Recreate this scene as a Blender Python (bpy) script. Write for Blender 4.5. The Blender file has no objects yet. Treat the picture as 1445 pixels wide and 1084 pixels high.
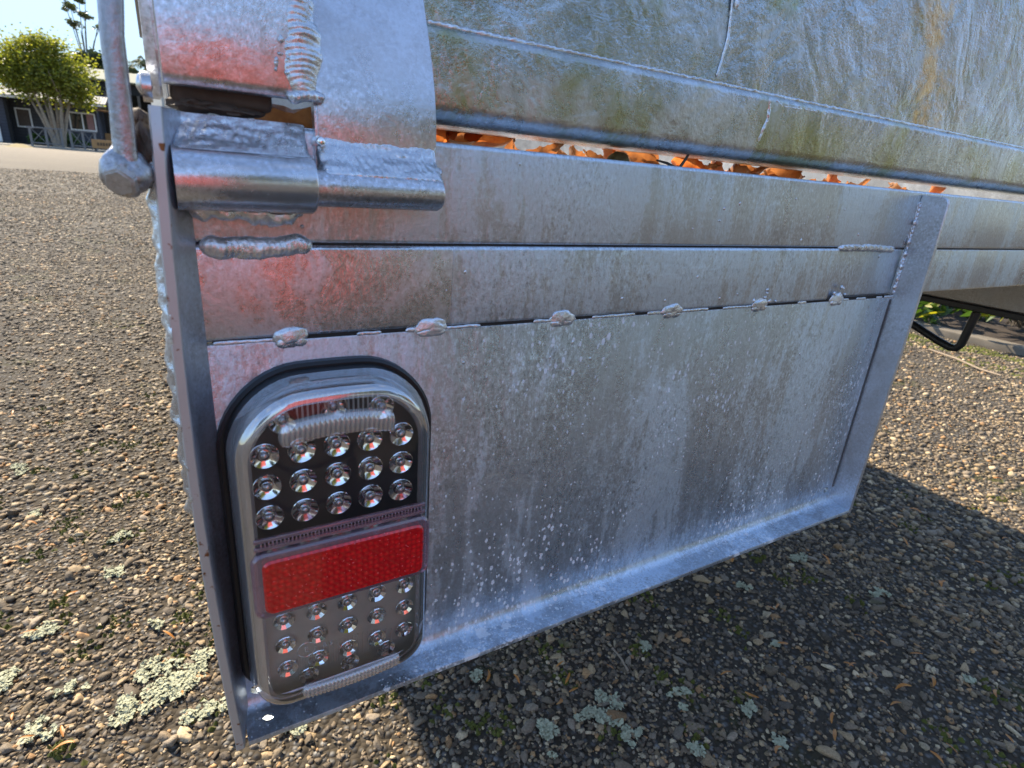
import bpy, bmesh, math, random
import numpy as np
from mathutils import Vector, Matrix, noise

SC = bpy.context.scene
COL = SC.collection
R = math.radians
PI = math.pi
random.seed(7)
rng = np.random.default_rng(11)
H = 0.62                                   # height of the deck edge / camera above the ground

# ------------------------------------------------------------------ camera
cam_d = bpy.data.cameras.new('camera')
cam = bpy.data.objects.new('camera', cam_d)
COL.objects.link(cam)
SC.camera = cam
yaw, pitch, roll = R(31.612), R(20.314), R(4.6104)
fwd = Vector((math.sin(yaw) * math.cos(pitch), math.cos(yaw) * math.cos(pitch), -math.sin(pitch)))
rt0 = Vector((math.cos(yaw), -math.sin(yaw), 0))
up0 = rt0.cross(fwd)
rt = math.cos(roll) * rt0 + math.sin(roll) * up0
up = -math.sin(roll) * rt0 + math.cos(roll) * up0
mw = Matrix((rt, up, -fwd)).transposed().to_4x4()
mw.translation = Vector((0, -0.23, H))
cam.matrix_world = mw
cam_d.sensor_width = 36
cam_d.lens = 20.105
cam_d.clip_start = 0.01
cam_d.clip_end = 2000
cam_d.dof.use_dof = True
cam_d.dof.focus_distance = 0.36
cam_d.dof.aperture_fstop = 20

# ------------------------------------------------------------------ light
SUN_EL, SUN_AZ = R(40), R(-15)              # azimuth measured from +Y towards +X
world = bpy.data.worlds.new('World')
SC.world = world
world.use_nodes = True
wn, wl = world.node_tree.nodes, world.node_tree.links
wn.clear()
wo = wn.new('ShaderNodeOutputWorld')
bg = wn.new('ShaderNodeBackground')
sky = wn.new('ShaderNodeTexSky')
sky.sky_type = 'NISHITA'
sky.sun_disc = False
sky.sun_elevation = SUN_EL
sky.sun_rotation = SUN_AZ
sky.air_density = 0.8
sky.dust_density = 0.05
sky.ozone_density = 0.8
bg.inputs['Strength'].default_value = 0.15
# thin clouds
tcw = wn.new('ShaderNodeTexCoord')
mpw = wn.new('ShaderNodeMapping')
mpw.inputs['Scale'].default_value = (1.0, 1.0, 3.2)
mpw.inputs['Location'].default_value = (0.35, 0.1, 0.0)
cn = wn.new('ShaderNodeTexNoise')
cn.inputs['Scale'].default_value = 2.6
cn.inputs['Detail'].default_value = 7
cn.inputs['Roughness'].default_value = 0.58
cr = wn.new('ShaderNodeValToRGB')
cr.color_ramp.elements[0].position = 0.52
cr.color_ramp.elements[1].position = 0.72
cr.color_ramp.elements[1].color = (0.45, 0.45, 0.45, 1)
cmix = wn.new('ShaderNodeMix')
cmix.data_type = 'RGBA'
[i for i in cmix.inputs if i.name == 'B' and i.type == 'RGBA'][0].default_value = (4.2, 4.3, 4.5, 1)
wl.new(tcw.outputs['Generated'], mpw.inputs['Vector'])
wl.new(mpw.outputs['Vector'], cn.inputs['Vector'])
wl.new(cn.outputs['Fac'], cr.inputs['Fac'])
wl.new(cr.outputs['Color'], [i for i in cmix.inputs if i.name == 'Factor' and i.type == 'VALUE'][0])
wl.new(sky.outputs['Color'], [i for i in cmix.inputs if i.name == 'A' and i.type == 'RGBA'][0])
lum = wn.new('ShaderNodeRGBToBW')
wl.new([o for o in cmix.outputs if o.type == 'RGBA'][0], lum.inputs[0])
ma = wn.new('ShaderNodeMath')
ma.operation = 'MULTIPLY_ADD'
ma.inputs[1].default_value = 0.045
ma.inputs[2].default_value = 1.0
sq = wn.new('ShaderNodeMath')
sq.operation = 'POWER'
sq.inputs[1].default_value = 2.0
wl.new(lum.outputs[0], sq.inputs[0])
wl.new(sq.outputs[0], ma.inputs[0])
dv = wn.new('ShaderNodeVectorMath')
dv.operation = 'DIVIDE'
wl.new([o for o in cmix.outputs if o.type == 'RGBA'][0], dv.inputs[0])
wl.new(ma.outputs[0], dv.inputs[1])
wl.new(dv.outputs[0], bg.inputs['Color'])
wl.new(bg.outputs['Background'], wo.inputs['Surface'])

sun_d = bpy.data.lights.new('sun', 'SUN')
sun_d.energy = 3.9
sun_d.angle = R(0.55)
sun_d.color = (1.0, 0.87, 0.68)
sun = bpy.data.objects.new('sun', sun_d)
COL.objects.link(sun)
sdir = Vector((math.sin(SUN_AZ) * math.cos(SUN_EL), math.cos(SUN_AZ) * math.cos(SUN_EL), math.sin(SUN_EL)))
sun.rotation_euler = sdir.to_track_quat('Z', 'Y').to_euler()
sun.location = (0, 0, 20)

SC.view_settings.view_transform = 'Standard'
SC.view_settings.look = 'None'
SC.view_settings.gamma = 1
SC.view_settings.use_curve_mapping = False
SC.view_settings.exposure = 1.78

# ------------------------------------------------------------------ helpers: objects
ORG = {}                                   # root location of every object, for world -> local


def thing(name, label, cat, loc, group=None):
    o = bpy.data.objects.new(name, None)
    COL.objects.link(o)
    o.location = loc
    o.empty_display_size = 0.05
    o['label'] = label
    o['category'] = cat
    if group:
        o['group'] = group
    ORG[o.name] = Vector(loc)
    return o


def tag(o, label=None, cat=None, group=None, kind=None):
    if label: o['label'] = label
    if cat: o['category'] = cat
    if group: o['group'] = group
    if kind: o['kind'] = kind
    return o


def link(name, me, parent=None, loc=None):
    o = bpy.data.objects.new(name, me)
    COL.objects.link(o)
    if parent is not None:
        o.parent = parent
        ORG[o.name] = ORG[parent.name]
        if loc is not None:
            o.location = loc
    else:
        ORG[o.name] = Vector(loc) if loc is not None else Vector((0, 0, 0))
        if loc is not None:
            o.location = loc
    return o


def finish(name, bm, mat, smooth=35):
    me = bpy.data.meshes.new(name)
    bmesh.ops.recalc_face_normals(bm, faces=bm.faces)
    bm.to_mesh(me)
    bm.free()
    if mat is not None:
        for m in (mat if isinstance(mat, (list, tuple)) else [mat]):
            me.materials.append(m)
    if smooth:
        me.polygons.foreach_set('use_smooth', [True] * len(me.polygons))
        me.set_sharp_from_angle(angle=R(smooth))
    return me


def obj(name, bm, mat, parent=None, smooth=35, base=None):
    """world-space bmesh -> one mesh object, local to its thing (or to base)"""
    org = ORG[parent.name] if parent is not None else Vector(base or (0, 0, 0))
    if org.length > 0:
        bmesh.ops.translate(bm, verts=bm.verts, vec=-org)
    me = finish(name, bm, mat, smooth)
    return link(name, me, parent, None if parent is not None else (base or (0, 0, 0)))


# ------------------------------------------------------------------ helpers: shapes (metres, world)
def mm(x, y, z):
    return Vector((x / 1000, y / 1000, H + z / 1000))


def box(bm, lo, hi, bev=0.0, seg=2):
    vs = [bm.verts.new((x, y, z)) for x in (lo[0], hi[0]) for y in (lo[1], hi[1]) for z in (lo[2], hi[2])]
    idx = [(0, 1, 3, 2), (4, 6, 7, 5), (0, 4, 5, 1), (2, 3, 7, 6), (0, 2, 6, 4), (1, 5, 7, 3)]
    fs = [bm.faces.new([vs[i] for i in f]) for f in idx]
    if bev:
        es = list({e for f in fs for e in f.edges})
        bmesh.ops.bevel(bm, geom=es, offset=bev, segments=seg, affect='EDGES', profile=0.5)
    return bm


def mbox(bm, lo, hi, bev=0.0, seg=2):
    a, b = mm(*lo), mm(*hi)
    lo2 = tuple(min(a[i], b[i]) for i in range(3))
    hi2 = tuple(max(a[i], b[i]) for i in range(3))
    return box(bm, lo2, hi2, bev / 1000, seg)


def frame(d):
    d = d.normalized()
    a = Vector((0, 0, 1)) if abs(d.z) < 0.9 else Vector((1, 0, 0))
    u = d.cross(a).normalized()
    return u, d.cross(u).normalized()


def tube(bm, pts, rad, n=12, cap=True, sx=1.0):
    pts = [Vector(p) for p in pts]
    rad = rad if isinstance(rad, (list, tuple)) else [rad] * len(pts)
    rings = []
    u = None
    for i, p in enumerate(pts):
        d = (pts[min(i + 1, len(pts) - 1)] - pts[max(i - 1, 0)]).normalized()
        if u is None:
            u, v = frame(d)
        else:
            u = (u - d * u.dot(d)).normalized()
            v = d.cross(u)
        rings.append([bm.verts.new(p + rad[i] * (math.cos(2 * PI * k / n) * u * sx + math.sin(2 * PI * k / n) * v)) for k in range(n)])
    for a, b in zip(rings, rings[1:]):
        for k in range(n):
            bm.faces.new((a[k], a[(k + 1) % n], b[(k + 1) % n], b[k]))
    if cap:
        bm.faces.new(rings[0][::-1])
        bm.faces.new(rings[-1])
    return rings


def extrude_profile(bm, prof, x0, x1, nx=1, close=True):
    """closed (y,z) mm profile swept along X from x0 to x1 (mm)"""
    rings = []
    for i in range(nx + 1):
        x = x0 + (x1 - x0) * i / nx
        rings.append([bm.verts.new(mm(x, y, z)) for y, z in prof])
    n = len(prof)
    for a, b in zip(rings, rings[1:]):
        for k in range(n if close else n - 1):
            bm.faces.new((a[k], a[(k + 1) % n], b[(k + 1) % n], b[k]))
    if close:
        bm.faces.new(rings[0][::-1])
        bm.faces.new(rings[-1])
    return rings


def rrect(y0, y1, z0, z1, r, seg=4):
    out = []
    for cy, cz, a0 in ((y1 - r, z1 - r, 0), (y0 + r, z1 - r, 90), (y0 + r, z0 + r, 180), (y1 - r, z0 + r, 270)):
        for k in range(seg + 1):
            a = R(a0 + 90 * k / seg)
            out.append((cy + r * math.cos(a), cz + r * math.sin(a)))
    return out


def fbm(p, sc, o=0.0):
    return noise.noise(Vector(p) * sc + Vector((o, o * 1.7, -o)))


def bead(bm, pts, w, h, seed=0, ripple=0.1, pitch=2.4, n=14, step=0.5, up=Vector((0, -1, 0)), rough=0.25):
    """weld bead (mm): a ridge with overlapping ripples along a polyline, bulging along `up`"""
    P = [Vector(p) for p in pts]
    L = [0.0]
    for a, b in zip(P, P[1:]):
        L.append(L[-1] + (b - a).length)
    tot = L[-1]
    n += 4
    m = max(8, int(tot / (step * 0.6)))
    rings = []
    for i in range(m + 1):
        s = tot * i / m
        j = 0
        while j < len(P) - 2 and s > L[j + 1]:
            j += 1
        f = (s - L[j]) / max(1e-9, L[j + 1] - L[j])
        p = P[j].lerp(P[j + 1], min(1, f))
        d = (P[j + 1] - P[j]).normalized()
        side = d.cross(up).normalized()
        e = max(0.0, min(1.0, s / (w * 0.7), (tot - s) / (w * 0.7)))
        e = math.sqrt(max(0.02, 1 - (1 - e) ** 2))
        n1 = fbm((s, seed * 7.1, 0), 0.10, seed)
        n2 = fbm((s, seed * 3.3, 5), 0.21, seed)
        ww = w * e * (1 + rough * 0.9 * n1)
        hh = h * e * (1 + rough * 1.3 * n2)
        off = side * (w * 0.5 * rough * n2)
        ring = []
        for k in range(n):
            a = PI * k / (n - 1)
            ph = 2 * PI * (s + 0.9 * pitch * math.cos(a) ** 2) / pitch + 2.5 * n1
            rip = 1 + ripple * (0.5 + 0.5 * math.sin(ph) - 0.6)
            q = p + off + side * (ww * 0.5 * math.cos(a)) + up * (hh * rip * (max(0.0, math.sin(a)) ** 1.45) - 0.35)
            q += (up + side * 0.5) * (0.09 * h * (fbm(q, 0.35, seed) + 0.5 * fbm(q, 0.9, seed)))
            ring.append(bm.verts.new(mm(*q)))
        rings.append(ring)
    for a, b in zip(rings, rings[1:]):
        for k in range(n - 1):
            bm.faces.new((a[k], a[k + 1], b[k + 1], b[k]))
    return bm


def fillet(bm, prof, x0, x1, amp=0.6, seed=0, ripple=0.15, pitch=2.6):
    """weld fillet: a (y,z) profile swept along X, lumpy and rippled, feathering out at both ends (mm)"""
    m = int((x1 - x0) / 0.35)
    P = []
    for i in range(len(prof) - 1):
        for k in range(5):
            f = k / 5
            P.append((prof[i][0] + (prof[i + 1][0] - prof[i][0]) * f, prof[i][1] + (prof[i + 1][1] - prof[i][1]) * f))
    P.append(prof[-1])
    n = len(P)
    dy, dz = P[-1][0] - P[0][0], P[-1][1] - P[0][1]
    L = math.hypot(dy, dz)
    ny, nz = (dz / L, -dy / L)
    if ny > 0:
        ny, nz = -ny, -nz
    rings = []
    for i in range(m + 1):
        x = x0 + (x1 - x0) * i / m
        e = max(0.0, min(1, (x - x0) / 4, (x1 - x) / 3))
        e = math.sqrt(max(0.0, 1 - (1 - e) ** 2))
        ring = []
        for k, (y, z) in enumerate(P):
            t_ = k / (n - 1)
            b_ = math.sin(PI * t_)
            d_ = amp * (1.3 * fbm((x, y * 1.5, z * 1.5), 0.16, seed) + 0.45 * fbm((x, y, z), 0.40, seed) + 0.12 * fbm((x, y, z), 1.1, seed)) * b_
            d_ += ripple * math.sin(2 * PI * (x + 2.2 * math.cos(PI * t_) + 1.5 * fbm((x, 0, 0), .15, seed)) / pitch) * b_
            d_ -= 2.2 * (1 - e) * (0.3 + b_)
            ring.append(bm.verts.new(mm(x, y + ny * d_, z + nz * d_)))
        rings.append(ring)
    for a, b in zip(rings, rings[1:]):
        for k in range(n - 1):
            bm.faces.new((a[k], a[k + 1], b[k + 1], b[k]))
    return bm


def blob(bm, c, rx, ry, rz, seed=0, rough=0.22, nu=22, nv=14, lobe=0.0):
    """lumpy spatter of weld metal (mm)"""
    c = Vector(c)
    rings = []
    for j in range(nv + 1):
        t = PI * j / nv
        ring = []
        for i in range(nu):
            a = 2 * PI * i / nu
            d = Vector((math.sin(t) * math.cos(a), math.cos(t), math.sin(t) * math.sin(a)))
            k = 1 + rough * fbm(d, 1.6, seed + 3.1) + rough * 0.5 * fbm(d, 4.0, seed)
            if lobe and d.z < 0:
                k *= 1 + lobe * abs(math.sin(a * 3 + seed)) * -d.z
            ring.append(bm.verts.new(mm(c.x + d.x * rx * k, c.y + d.y * ry * k, c.z + d.z * rz * k)))
        rings.append(ring)
    for a, b in zip(rings, rings[1:]):
        for i in range(nu):
            bm.faces.new((a[i], a[(i + 1) % nu], b[(i + 1) % nu], b[i]))
    bmesh.ops.remove_doubles(bm, verts=bm.verts, dist=1e-7)
    return bm


# ------------------------------------------------------------------ helpers: materials
class NT:
    def __init__(self, name):
        self.m = bpy.data.materials.new(name)
        self.m.use_nodes = True
        self.n, self.l = self.m.node_tree.nodes, self.m.node_tree.links
        self.p = self.n['Principled BSDF']
        self.out = self.n['Material Output']
        self._tc = None

    def coord(self, which='Object', scale=(1, 1, 1), rot=(0, 0, 0), loc=(0, 0, 0)):
        if self._tc is None:
            self._tc = self.n.new('ShaderNodeTexCoord')
        mp = self.n.new('ShaderNodeMapping')
        mp.inputs['Scale'].default_value = scale
        mp.inputs['Rotation'].default_value = rot
        mp.inputs['Location'].default_value = loc
        self.l.new(self._tc.outputs[which], mp.inputs['Vector'])
        return mp.outputs['Vector']

    def noise(self, vec, scale, detail=3, rough=0.5, dist=0.0):
        t = self.n.new('ShaderNodeTexNoise')
        t.inputs['Scale'].default_value = scale
        t.inputs['Detail'].default_value = detail
        t.inputs['Roughness'].default_value = rough
        t.inputs['Distortion'].default_value = dist
        self.l.new(vec, t.inputs['Vector'])
        return t.outputs['Fac']

    def voro(self, vec, scale, feature='F1', out='Distance', rand=1.0):
        t = self.n.new('ShaderNodeTexVoronoi')
        t.feature = feature
        t.inputs['Scale'].default_value = scale
        t.inputs['Randomness'].default_value = rand
        self.l.new(vec, t.inputs['Vector'])
        return t.outputs[out]

    def ramp(self, fac, stops, interp='LINEAR'):
        t = self.n.new('ShaderNodeValToRGB')
        t.color_ramp.interpolation = interp
        els = t.color_ramp.elements
        while len(els) < len(stops):
            els.new(0.5)
        for e, (p, c) in zip(els, stops):
            e.position = p
            e.color = (c, c, c, 1) if isinstance(c, (int, float)) else (*c, 1)
        self.l.new(fac, t.inputs['Fac'])
        return t.outputs['Color']

    def mix(self, fac, a, b, blend='MIX'):
        t = self.n.new('ShaderNodeMix')
        t.data_type = 'RGBA'
        t.blend_type = blend
        for s, v in (('Factor', fac), ('A', a), ('B', b)):
            sock = [i for i in t.inputs if i.name == s and (i.type == ('VALUE' if s == 'Factor' else 'RGBA'))][0]
            if isinstance(v, bpy.types.NodeSocket):
                self.l.new(v, sock)
            elif s == 'Factor':
                sock.default_value = v
            else:
                sock.default_value = (*v, 1) if not isinstance(v, (int, float)) else (v, v, v, 1)
        return [o for o in t.outputs if o.type == 'RGBA'][0]

    def math(self, op, a, b=0.0, clamp=False):
        t = self.n.new('ShaderNodeMath')
        t.operation = op
        t.use_clamp = clamp
        for i, v in enumerate((a, b)):
            if isinstance(v, bpy.types.NodeSocket):
                self.l.new(v, t.inputs[i])
            else:
                t.inputs[i].default_value = v
        return t.outputs[0]

    def sep(self, vec):
        t = self.n.new('ShaderNodeSeparateXYZ')
        self.l.new(vec, t.inputs[0])
        return t.outputs

    def bump(self, h, strength=0.3, dist=0.001, normal=None):
        t = self.n.new('ShaderNodeBump')
        t.inputs['Strength'].default_value = strength
        t.inputs['Distance'].default_value = dist
        self.l.new(h, t.inputs['Height'])
        if normal is not None:
            self.l.new(normal, t.inputs['Normal'])
        return t.outputs['Normal']

    def set(self, **kw):
        for k, v in kw.items():
            s = self.p.inputs[k.replace('_', ' ')]
            if isinstance(v, bpy.types.NodeSocket):
                self.l.new(v, s)
            elif isinstance(v, tuple) and len(v) == 3:
                s.default_value = (*v, 1)
            else:
                s.default_value = v
        return self


def plain(name, col, rough=0.6, metal=0.0, var=0.12, scale=40, **kw):
    t = NT(name)
    v = t.coord()
    n = t.noise(v, scale, 4, 0.6)
    c = t.mix(n, tuple(x * (1 - var * 2) for x in col), tuple(min(1, x * (1 + var * 2)) for x in col))
    t.set(Base_Color=c, Roughness=rough, Metallic=metal, **kw)
    return t.m


def galv(name, dark=(0.30, 0.29, 0.275), pale=(0.60, 0.64, 0.69), bias=0.5, streak=1.0, specks=0.0,
         olive=0.0, spangle=0.0, rough=(0.27, 0.50), bump=0.35, metal=0.86, wavy=0.0, tree_reflection=0.0, loc=(0, 0, 0)):
    """hot dip galvanised steel: smooth dark zinc under matt pale bloom, runs, specks of white rust"""
    t = NT(name)
    vo = t.coord(loc=loc)
    vs = t.coord(scale=(1, 1, 1 - 0.72 * streak), loc=loc)      # stretched downwards: runs
    big = t.noise(vs, 17, 5, 0.62, 0.7)
    mid = t.noise(vs, 70, 5, 0.68, 0.4)
    fine = t.noise(vo, 420, 4, 0.7)
    run = t.noise(t.coord(scale=(1, 1, 0.12), loc=loc), 190, 3, 0.6)
    k = t.math('ADD', t.math('MULTIPLY', big, 0.9), t.math('MULTIPLY', mid, 0.55))
    k = t.math('ADD', k, t.math('MULTIPLY', run, 0.18 * streak))
    k = t.math('ADD', k, t.math('MULTIPLY', fine, 0.30))
    base = 0.5 * (0.9 + 0.55 + 0.18 * streak + 0.30)
    cov = t.ramp(k, [(base - 0.36 + (0.5 - bias) * 0.5, 0.0), (base + 0.0 + (0.5 - bias) * 0.5, 0.5), (base + 0.32 + (0.5 - bias) * 0.5, 1.0)])
    c = t.mix(cov, dark, pale)
    blm = t.noise(t.coord(scale=(1, 1, 1 - 0.6 * streak), loc=(loc[0] + 5, 2, 1)), 26, 5, 0.7, 0.6)
    c = t.mix(t.ramp(blm, [(0.50, 0.0), (0.74, 0.35)]), c, tuple(0.5 * (x + y) + z for x, y, z in zip(dark, pale, (0.0, 0.06, 0.10))))
    drk = t.noise(t.coord(scale=(1, 1, 1 - 0.5 * streak), loc=(loc[0] + 9, 4, 1)), 33, 6, 0.75, 0.8)
    c = t.mix(t.ramp(drk, [(0.58, 0.0), (0.74, 0.42)]), c, tuple(x * 0.5 for x in dark))
    gr = t.noise(t.coord(scale=(1, 1, 1 - 0.45 * streak), loc=loc), 620, 4, 0.75)
    grm = t.ramp(t.noise(t.coord(loc=(loc[0], 3, 5)), 14, 4, 0.65), [(0.40, 0.25), (0.62, 1.0)])
    c = t.mix(t.math('MULTIPLY', t.ramp(gr, [(0.51, 0.0), (0.64, 0.85)]), grm), c, tuple(min(1, x * 1.25 + z) for x, z in zip(pale, (0.0, 0.02, 0.07))))
    c = t.mix(t.math('MULTIPLY', t.ramp(gr, [(0.32, 0.65), (0.46, 0.0)]), grm), c, tuple(x * 0.45 for x in dark))
    rg = t.ramp(cov, [(0, rough[0]), (1, rough[1])])
    if spangle:
        cell = t.voro(t.coord(scale=(1, 1, 1), rot=(0.3, 0.5, 0.6)), 55, out='Color')
        g = t.n.new('ShaderNodeRGBToBW')
        t.l.new(cell, g.inputs[0])
        c = t.mix(spangle, c, t.mix(g.outputs[0], (0.36, 0.37, 0.37), (0.74, 0.76, 0.78)), 'MIX')
        scr = t.noise(t.coord(scale=(1, 1, 0.2), rot=(0, R(-42), 0)), 230, 5, 0.7, 0.5)
        k2 = t.math('MULTIPLY', t.ramp(scr, [(0.50, 0.0), (0.66, 1.0)]), t.ramp(big, [(0.42, 0.15), (0.6, 1.0)]))
        c = t.mix(t.math('MULTIPLY', k2, 0.14), c, (0.68, 0.72, 0.76))
        k3 = t.math('MULTIPLY', t.ramp(scr, [(0.32, 1.0), (0.46, 0.0)]), t.ramp(mid, [(0.42, 0.0), (0.58, 1.0)]))
        c = t.mix(t.math('MULTIPLY', k3, 0.22), c, (0.15, 0.155, 0.11))
    if olive:
        om = t.noise(t.coord(scale=(1, 1, 0.7), loc=(3, 1, 2)), 15, 6, 0.75, 0.5)
        of = t.ramp(om, [(0.49, 0.0), (0.64, olive)])
        c = t.mix(of, c, (0.30, 0.29, 0.08))
    if tree_reflection:  # reflection of an orange autumn tree, painted into the tailgate colour
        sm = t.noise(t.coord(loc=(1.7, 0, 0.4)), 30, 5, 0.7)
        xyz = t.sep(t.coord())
        return_mask = t.math('SUBTRACT', 1.0, t.math('MULTIPLY', t.math('ABSOLUTE', t.math('SUBTRACT', xyz[0], tree_reflection)), 16), True)
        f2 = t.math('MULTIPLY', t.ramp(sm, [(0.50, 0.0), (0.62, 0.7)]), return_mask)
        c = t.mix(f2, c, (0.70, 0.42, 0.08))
    met = metal
    h = t.math('ADD', t.math('MULTIPLY', fine, 0.55), t.math('MULTIPLY', mid, 1.0))
    h = t.math('ADD', h, t.math('MULTIPLY', run, 0.30 * streak))
    if specks:
        vsp = t.coord(scale=(1, 1, 0.62), rot=(0, R(-14), 0))
        wob = t.math('MULTIPLY', t.math('SUBTRACT', t.noise(vo, 700, 3, 0.7), 0.5), 0.42)
        n1 = t.ramp(t.noise(vo, 8, 4, 0.6), [(0.36, 0.0), (0.60, 1.0)])

        def specklayer(scale, size, keep, vec):
            cc = t.n.new('ShaderNodeSeparateColor')
            t.l.new(t.voro(vec, scale, out='Color'), cc.inputs[0])
            rad = t.math('MULTIPLY', t.math('MULTIPLY', t.math('POWER', cc.outputs[1], 2.2), size), t.math('ADD', n1, 0.15))
            return t.math('MULTIPLY', t.math('LESS_THAN', t.math('ADD', t.voro(vec, scale), wob), rad), t.math('GREATER_THAN', cc.outputs[0], keep))

        s1 = t.math('MAXIMUM', specklayer(330, 0.44, 0.45, vsp), specklayer(700, 0.56, 0.15, vsp))
        s2 = specklayer(85, 0.36, 0.55, t.coord(scale=(1, 1, 0.30), rot=(0, R(-24), 0), loc=(0.3, 0, 0.1)))
        s = t.math('MAXIMUM', s1, s2)
        c = t.mix(t.math('MULTIPLY', s, 0.6), c, (0.80, 0.84, 0.87))
        rg = t.mix(s, rg, 0.7)
        met = t.math('SUBTRACT', metal, t.math('MULTIPLY', s, 0.60))
        h = t.math('ADD', h, t.math('MULTIPLY', s, 0.6))
    t.set(Base_Color=c, Roughness=rg, Metallic=met)
    nrm = None
    if wavy:
        nrm = t.bump(t.noise(t.coord(loc=(0.3, 1, 2)), 24, 3, 0.55, 0.8), wavy, 0.006)
    t.set(Normal=t.bump(h, bump, 0.0012, nrm))
    return t.m


M = {}
M['panel'] = galv('galvanised_panel', dark=(0.32, 0.34, 0.36), pale=(0.56, 0.66, 0.76), bias=0.56, metal=0.76, specks=1.0, rough=(0.20, 0.42), bump=0.38, wavy=0.10)
M['rail'] = galv('galvanised_rail', dark=(0.42, 0.43, 0.43), pale=(0.58, 0.67, 0.75), bias=0.56, metal=0.78, rough=(0.23, 0.42), bump=0.36, wavy=0.10, loc=(0.4, 0, 0.2))
M['rail_low'] = galv('galvanised_lower_rail', dark=(0.40, 0.41, 0.415), pale=(0.57, 0.67, 0.76), bias=0.56, metal=0.78, rough=(0.21, 0.42), bump=0.38, wavy=0.10, loc=(1.4, 0, 0.7))
M['rail_smooth'] = galv('galvanised_rail_smooth', dark=(0.40, 0.40, 0.40), pale=(0.57, 0.65, 0.73), bias=0.52, streak=0.5, rough=(0.15, 0.36), bump=0.22, metal=0.9, loc=(0.7, 0, 0.1))
M['flange'] = galv('galvanised_flange', dark=(0.46, 0.47, 0.49), pale=(0.60, 0.64, 0.70), bias=0.6, streak=0.2, rough=(0.32, 0.46), bump=0.16)
M['tail'] = galv('galvanised_tailgate', dark=(0.20, 0.21, 0.18), pale=(0.52, 0.58, 0.63), bias=0.5, streak=0.0, metal=0.94, wavy=0.45, olive=0.8, spangle=0.30, rough=(0.13, 0.34), bump=0.5, tree_reflection=-0.10)
M['band'] = galv('galvanised_tailgate_band', dark=(0.24, 0.24, 0.21), pale=(0.56, 0.60, 0.63), bias=0.55, streak=0.0, metal=0.94, wavy=0.35, olive=0.7, spangle=0.25, rough=(0.15, 0.36), bump=0.5, loc=(0.2, 0, 1))
M['hinge'] = galv('galvanised_hinge', metal=0.92, wavy=0.12, dark=(0.46, 0.45, 0.45), pale=(0.64, 0.67, 0.72), bias=0.55, streak=0.1, rough=(0.22, 0.38), bump=0.22, loc=(0.9, 0, 0))
M['tube'] = galv('galvanised_tube', dark=(0.46, 0.46, 0.47), pale=(0.60, 0.62, 0.66), bias=0.5, streak=0.1, rough=(0.18, 0.30), bump=0.10, loc=(2.9, 0, 0))
M['lever'] = galv('galvanised_lever', dark=(0.26, 0.25, 0.25), pale=(0.46, 0.46, 0.48), bias=0.45, streak=0.0, rough=(0.30, 0.45), bump=0.35, loc=(3, 3, 0))
M['weld'] = galv('zinc_weld', dark=(0.48, 0.49, 0.51), pale=(0.72, 0.77, 0.82), bias=0.6, streak=0.0, metal=0.82, rough=(0.17, 0.36), bump=0.5, wavy=0.2)
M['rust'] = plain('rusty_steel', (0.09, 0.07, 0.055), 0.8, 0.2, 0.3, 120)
M['crease'] = plain('dark_crease', (0.09, 0.095, 0.10), 0.6, 0.4, 0.3, 120)
M['blackgap'] = plain('dark_gap', (0.02, 0.018, 0.016), 0.9)
M['inner'] = galv('galvanised_tray_inside', dark=(0.28, 0.27, 0.25), pale=(0.42, 0.42, 0.41), bias=0.5, streak=0.1, rough=(0.4, 0.55), bump=0.2, metal=0.7)
M['under'] = galv('galvanised_underside', dark=(0.32, 0.29, 0.25), pale=(0.46, 0.44, 0.41), bias=0.5, streak=0.1, rough=(0.4, 0.6), bump=0.3, metal=0.7)
M['rubber'] = plain('black_rubber', (0.012, 0.012, 0.013), 0.42, 0, 0.2, 60)
M['tyre'] = plain('tyre_rubber', (0.022, 0.022, 0.022), 0.8)
M['blackpaint'] = plain('black_painted_bar', (0.018, 0.018, 0.018), 0.4, 0, 0.3, 300)

t = NT('rust_flecks_edge')                  # sheared edge of the side flange, rust freckles
v = t.coord()
f = t.ramp(t.noise(v, 130, 3, 0.7), [(0.60, 0.0), (0.66, 1.0)])
t.set(Base_Color=t.mix(f, (0.55, 0.55, 0.55), (0.22, 0.09, 0.03)), Roughness=0.5, Metallic=0.7)
M['edge'] = t.m


def clear(name, tint=(1, 1, 1), gl=(1, 1, 1), base=0.0, haze=0.0, hazecol=(0.6, 0.6, 0.62), rough=0.04, bump=None):
    """thin clear plastic: what lies behind shows straight through, with a Fresnel reflection on top"""
    t = NT(name)
    t.n.remove(t.p)
    tr = t.n.new('ShaderNodeBsdfTransparent')
    tr.inputs['Color'].default_value = (*tint, 1)
    g = t.n.new('ShaderNodeBsdfGlossy')
    g.inputs['Color'].default_value = (*gl, 1)
    g.inputs['Roughness'].default_value = rough
    fr = t.n.new('ShaderNodeFresnel')
    fr.inputs['IOR'].default_value = 1.5
    if bump:
        nrm = t.bump(t.noise(t.coord(), bump, 2), 0.15, 0.0006)
        t.l.new(nrm, g.inputs['Normal'])
    ms = t.n.new('ShaderNodeMixShader')
    fac = t.math('ADD', fr.outputs[0], base, True)
    t.l.new(fac, ms.inputs[0])
    src = tr.outputs[0]
    if haze:
        d = t.n.new('ShaderNodeBsdfDiffuse')
        d.inputs['Color'].default_value = (*hazecol, 1)
        m2 = t.n.new('ShaderNodeMixShader')
        m2.inputs[0].default_value = haze
        t.l.new(tr.outputs[0], m2.inputs[1])
        t.l.new(d.outputs[0], m2.inputs[2])
        src = m2.outputs[0]
    t.l.new(src, ms.inputs[1])
    t.l.new(g.outputs[0], ms.inputs[2])
    t.l.new(ms.outputs[0], t.out.inputs['Surface'])
    return t.m


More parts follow.
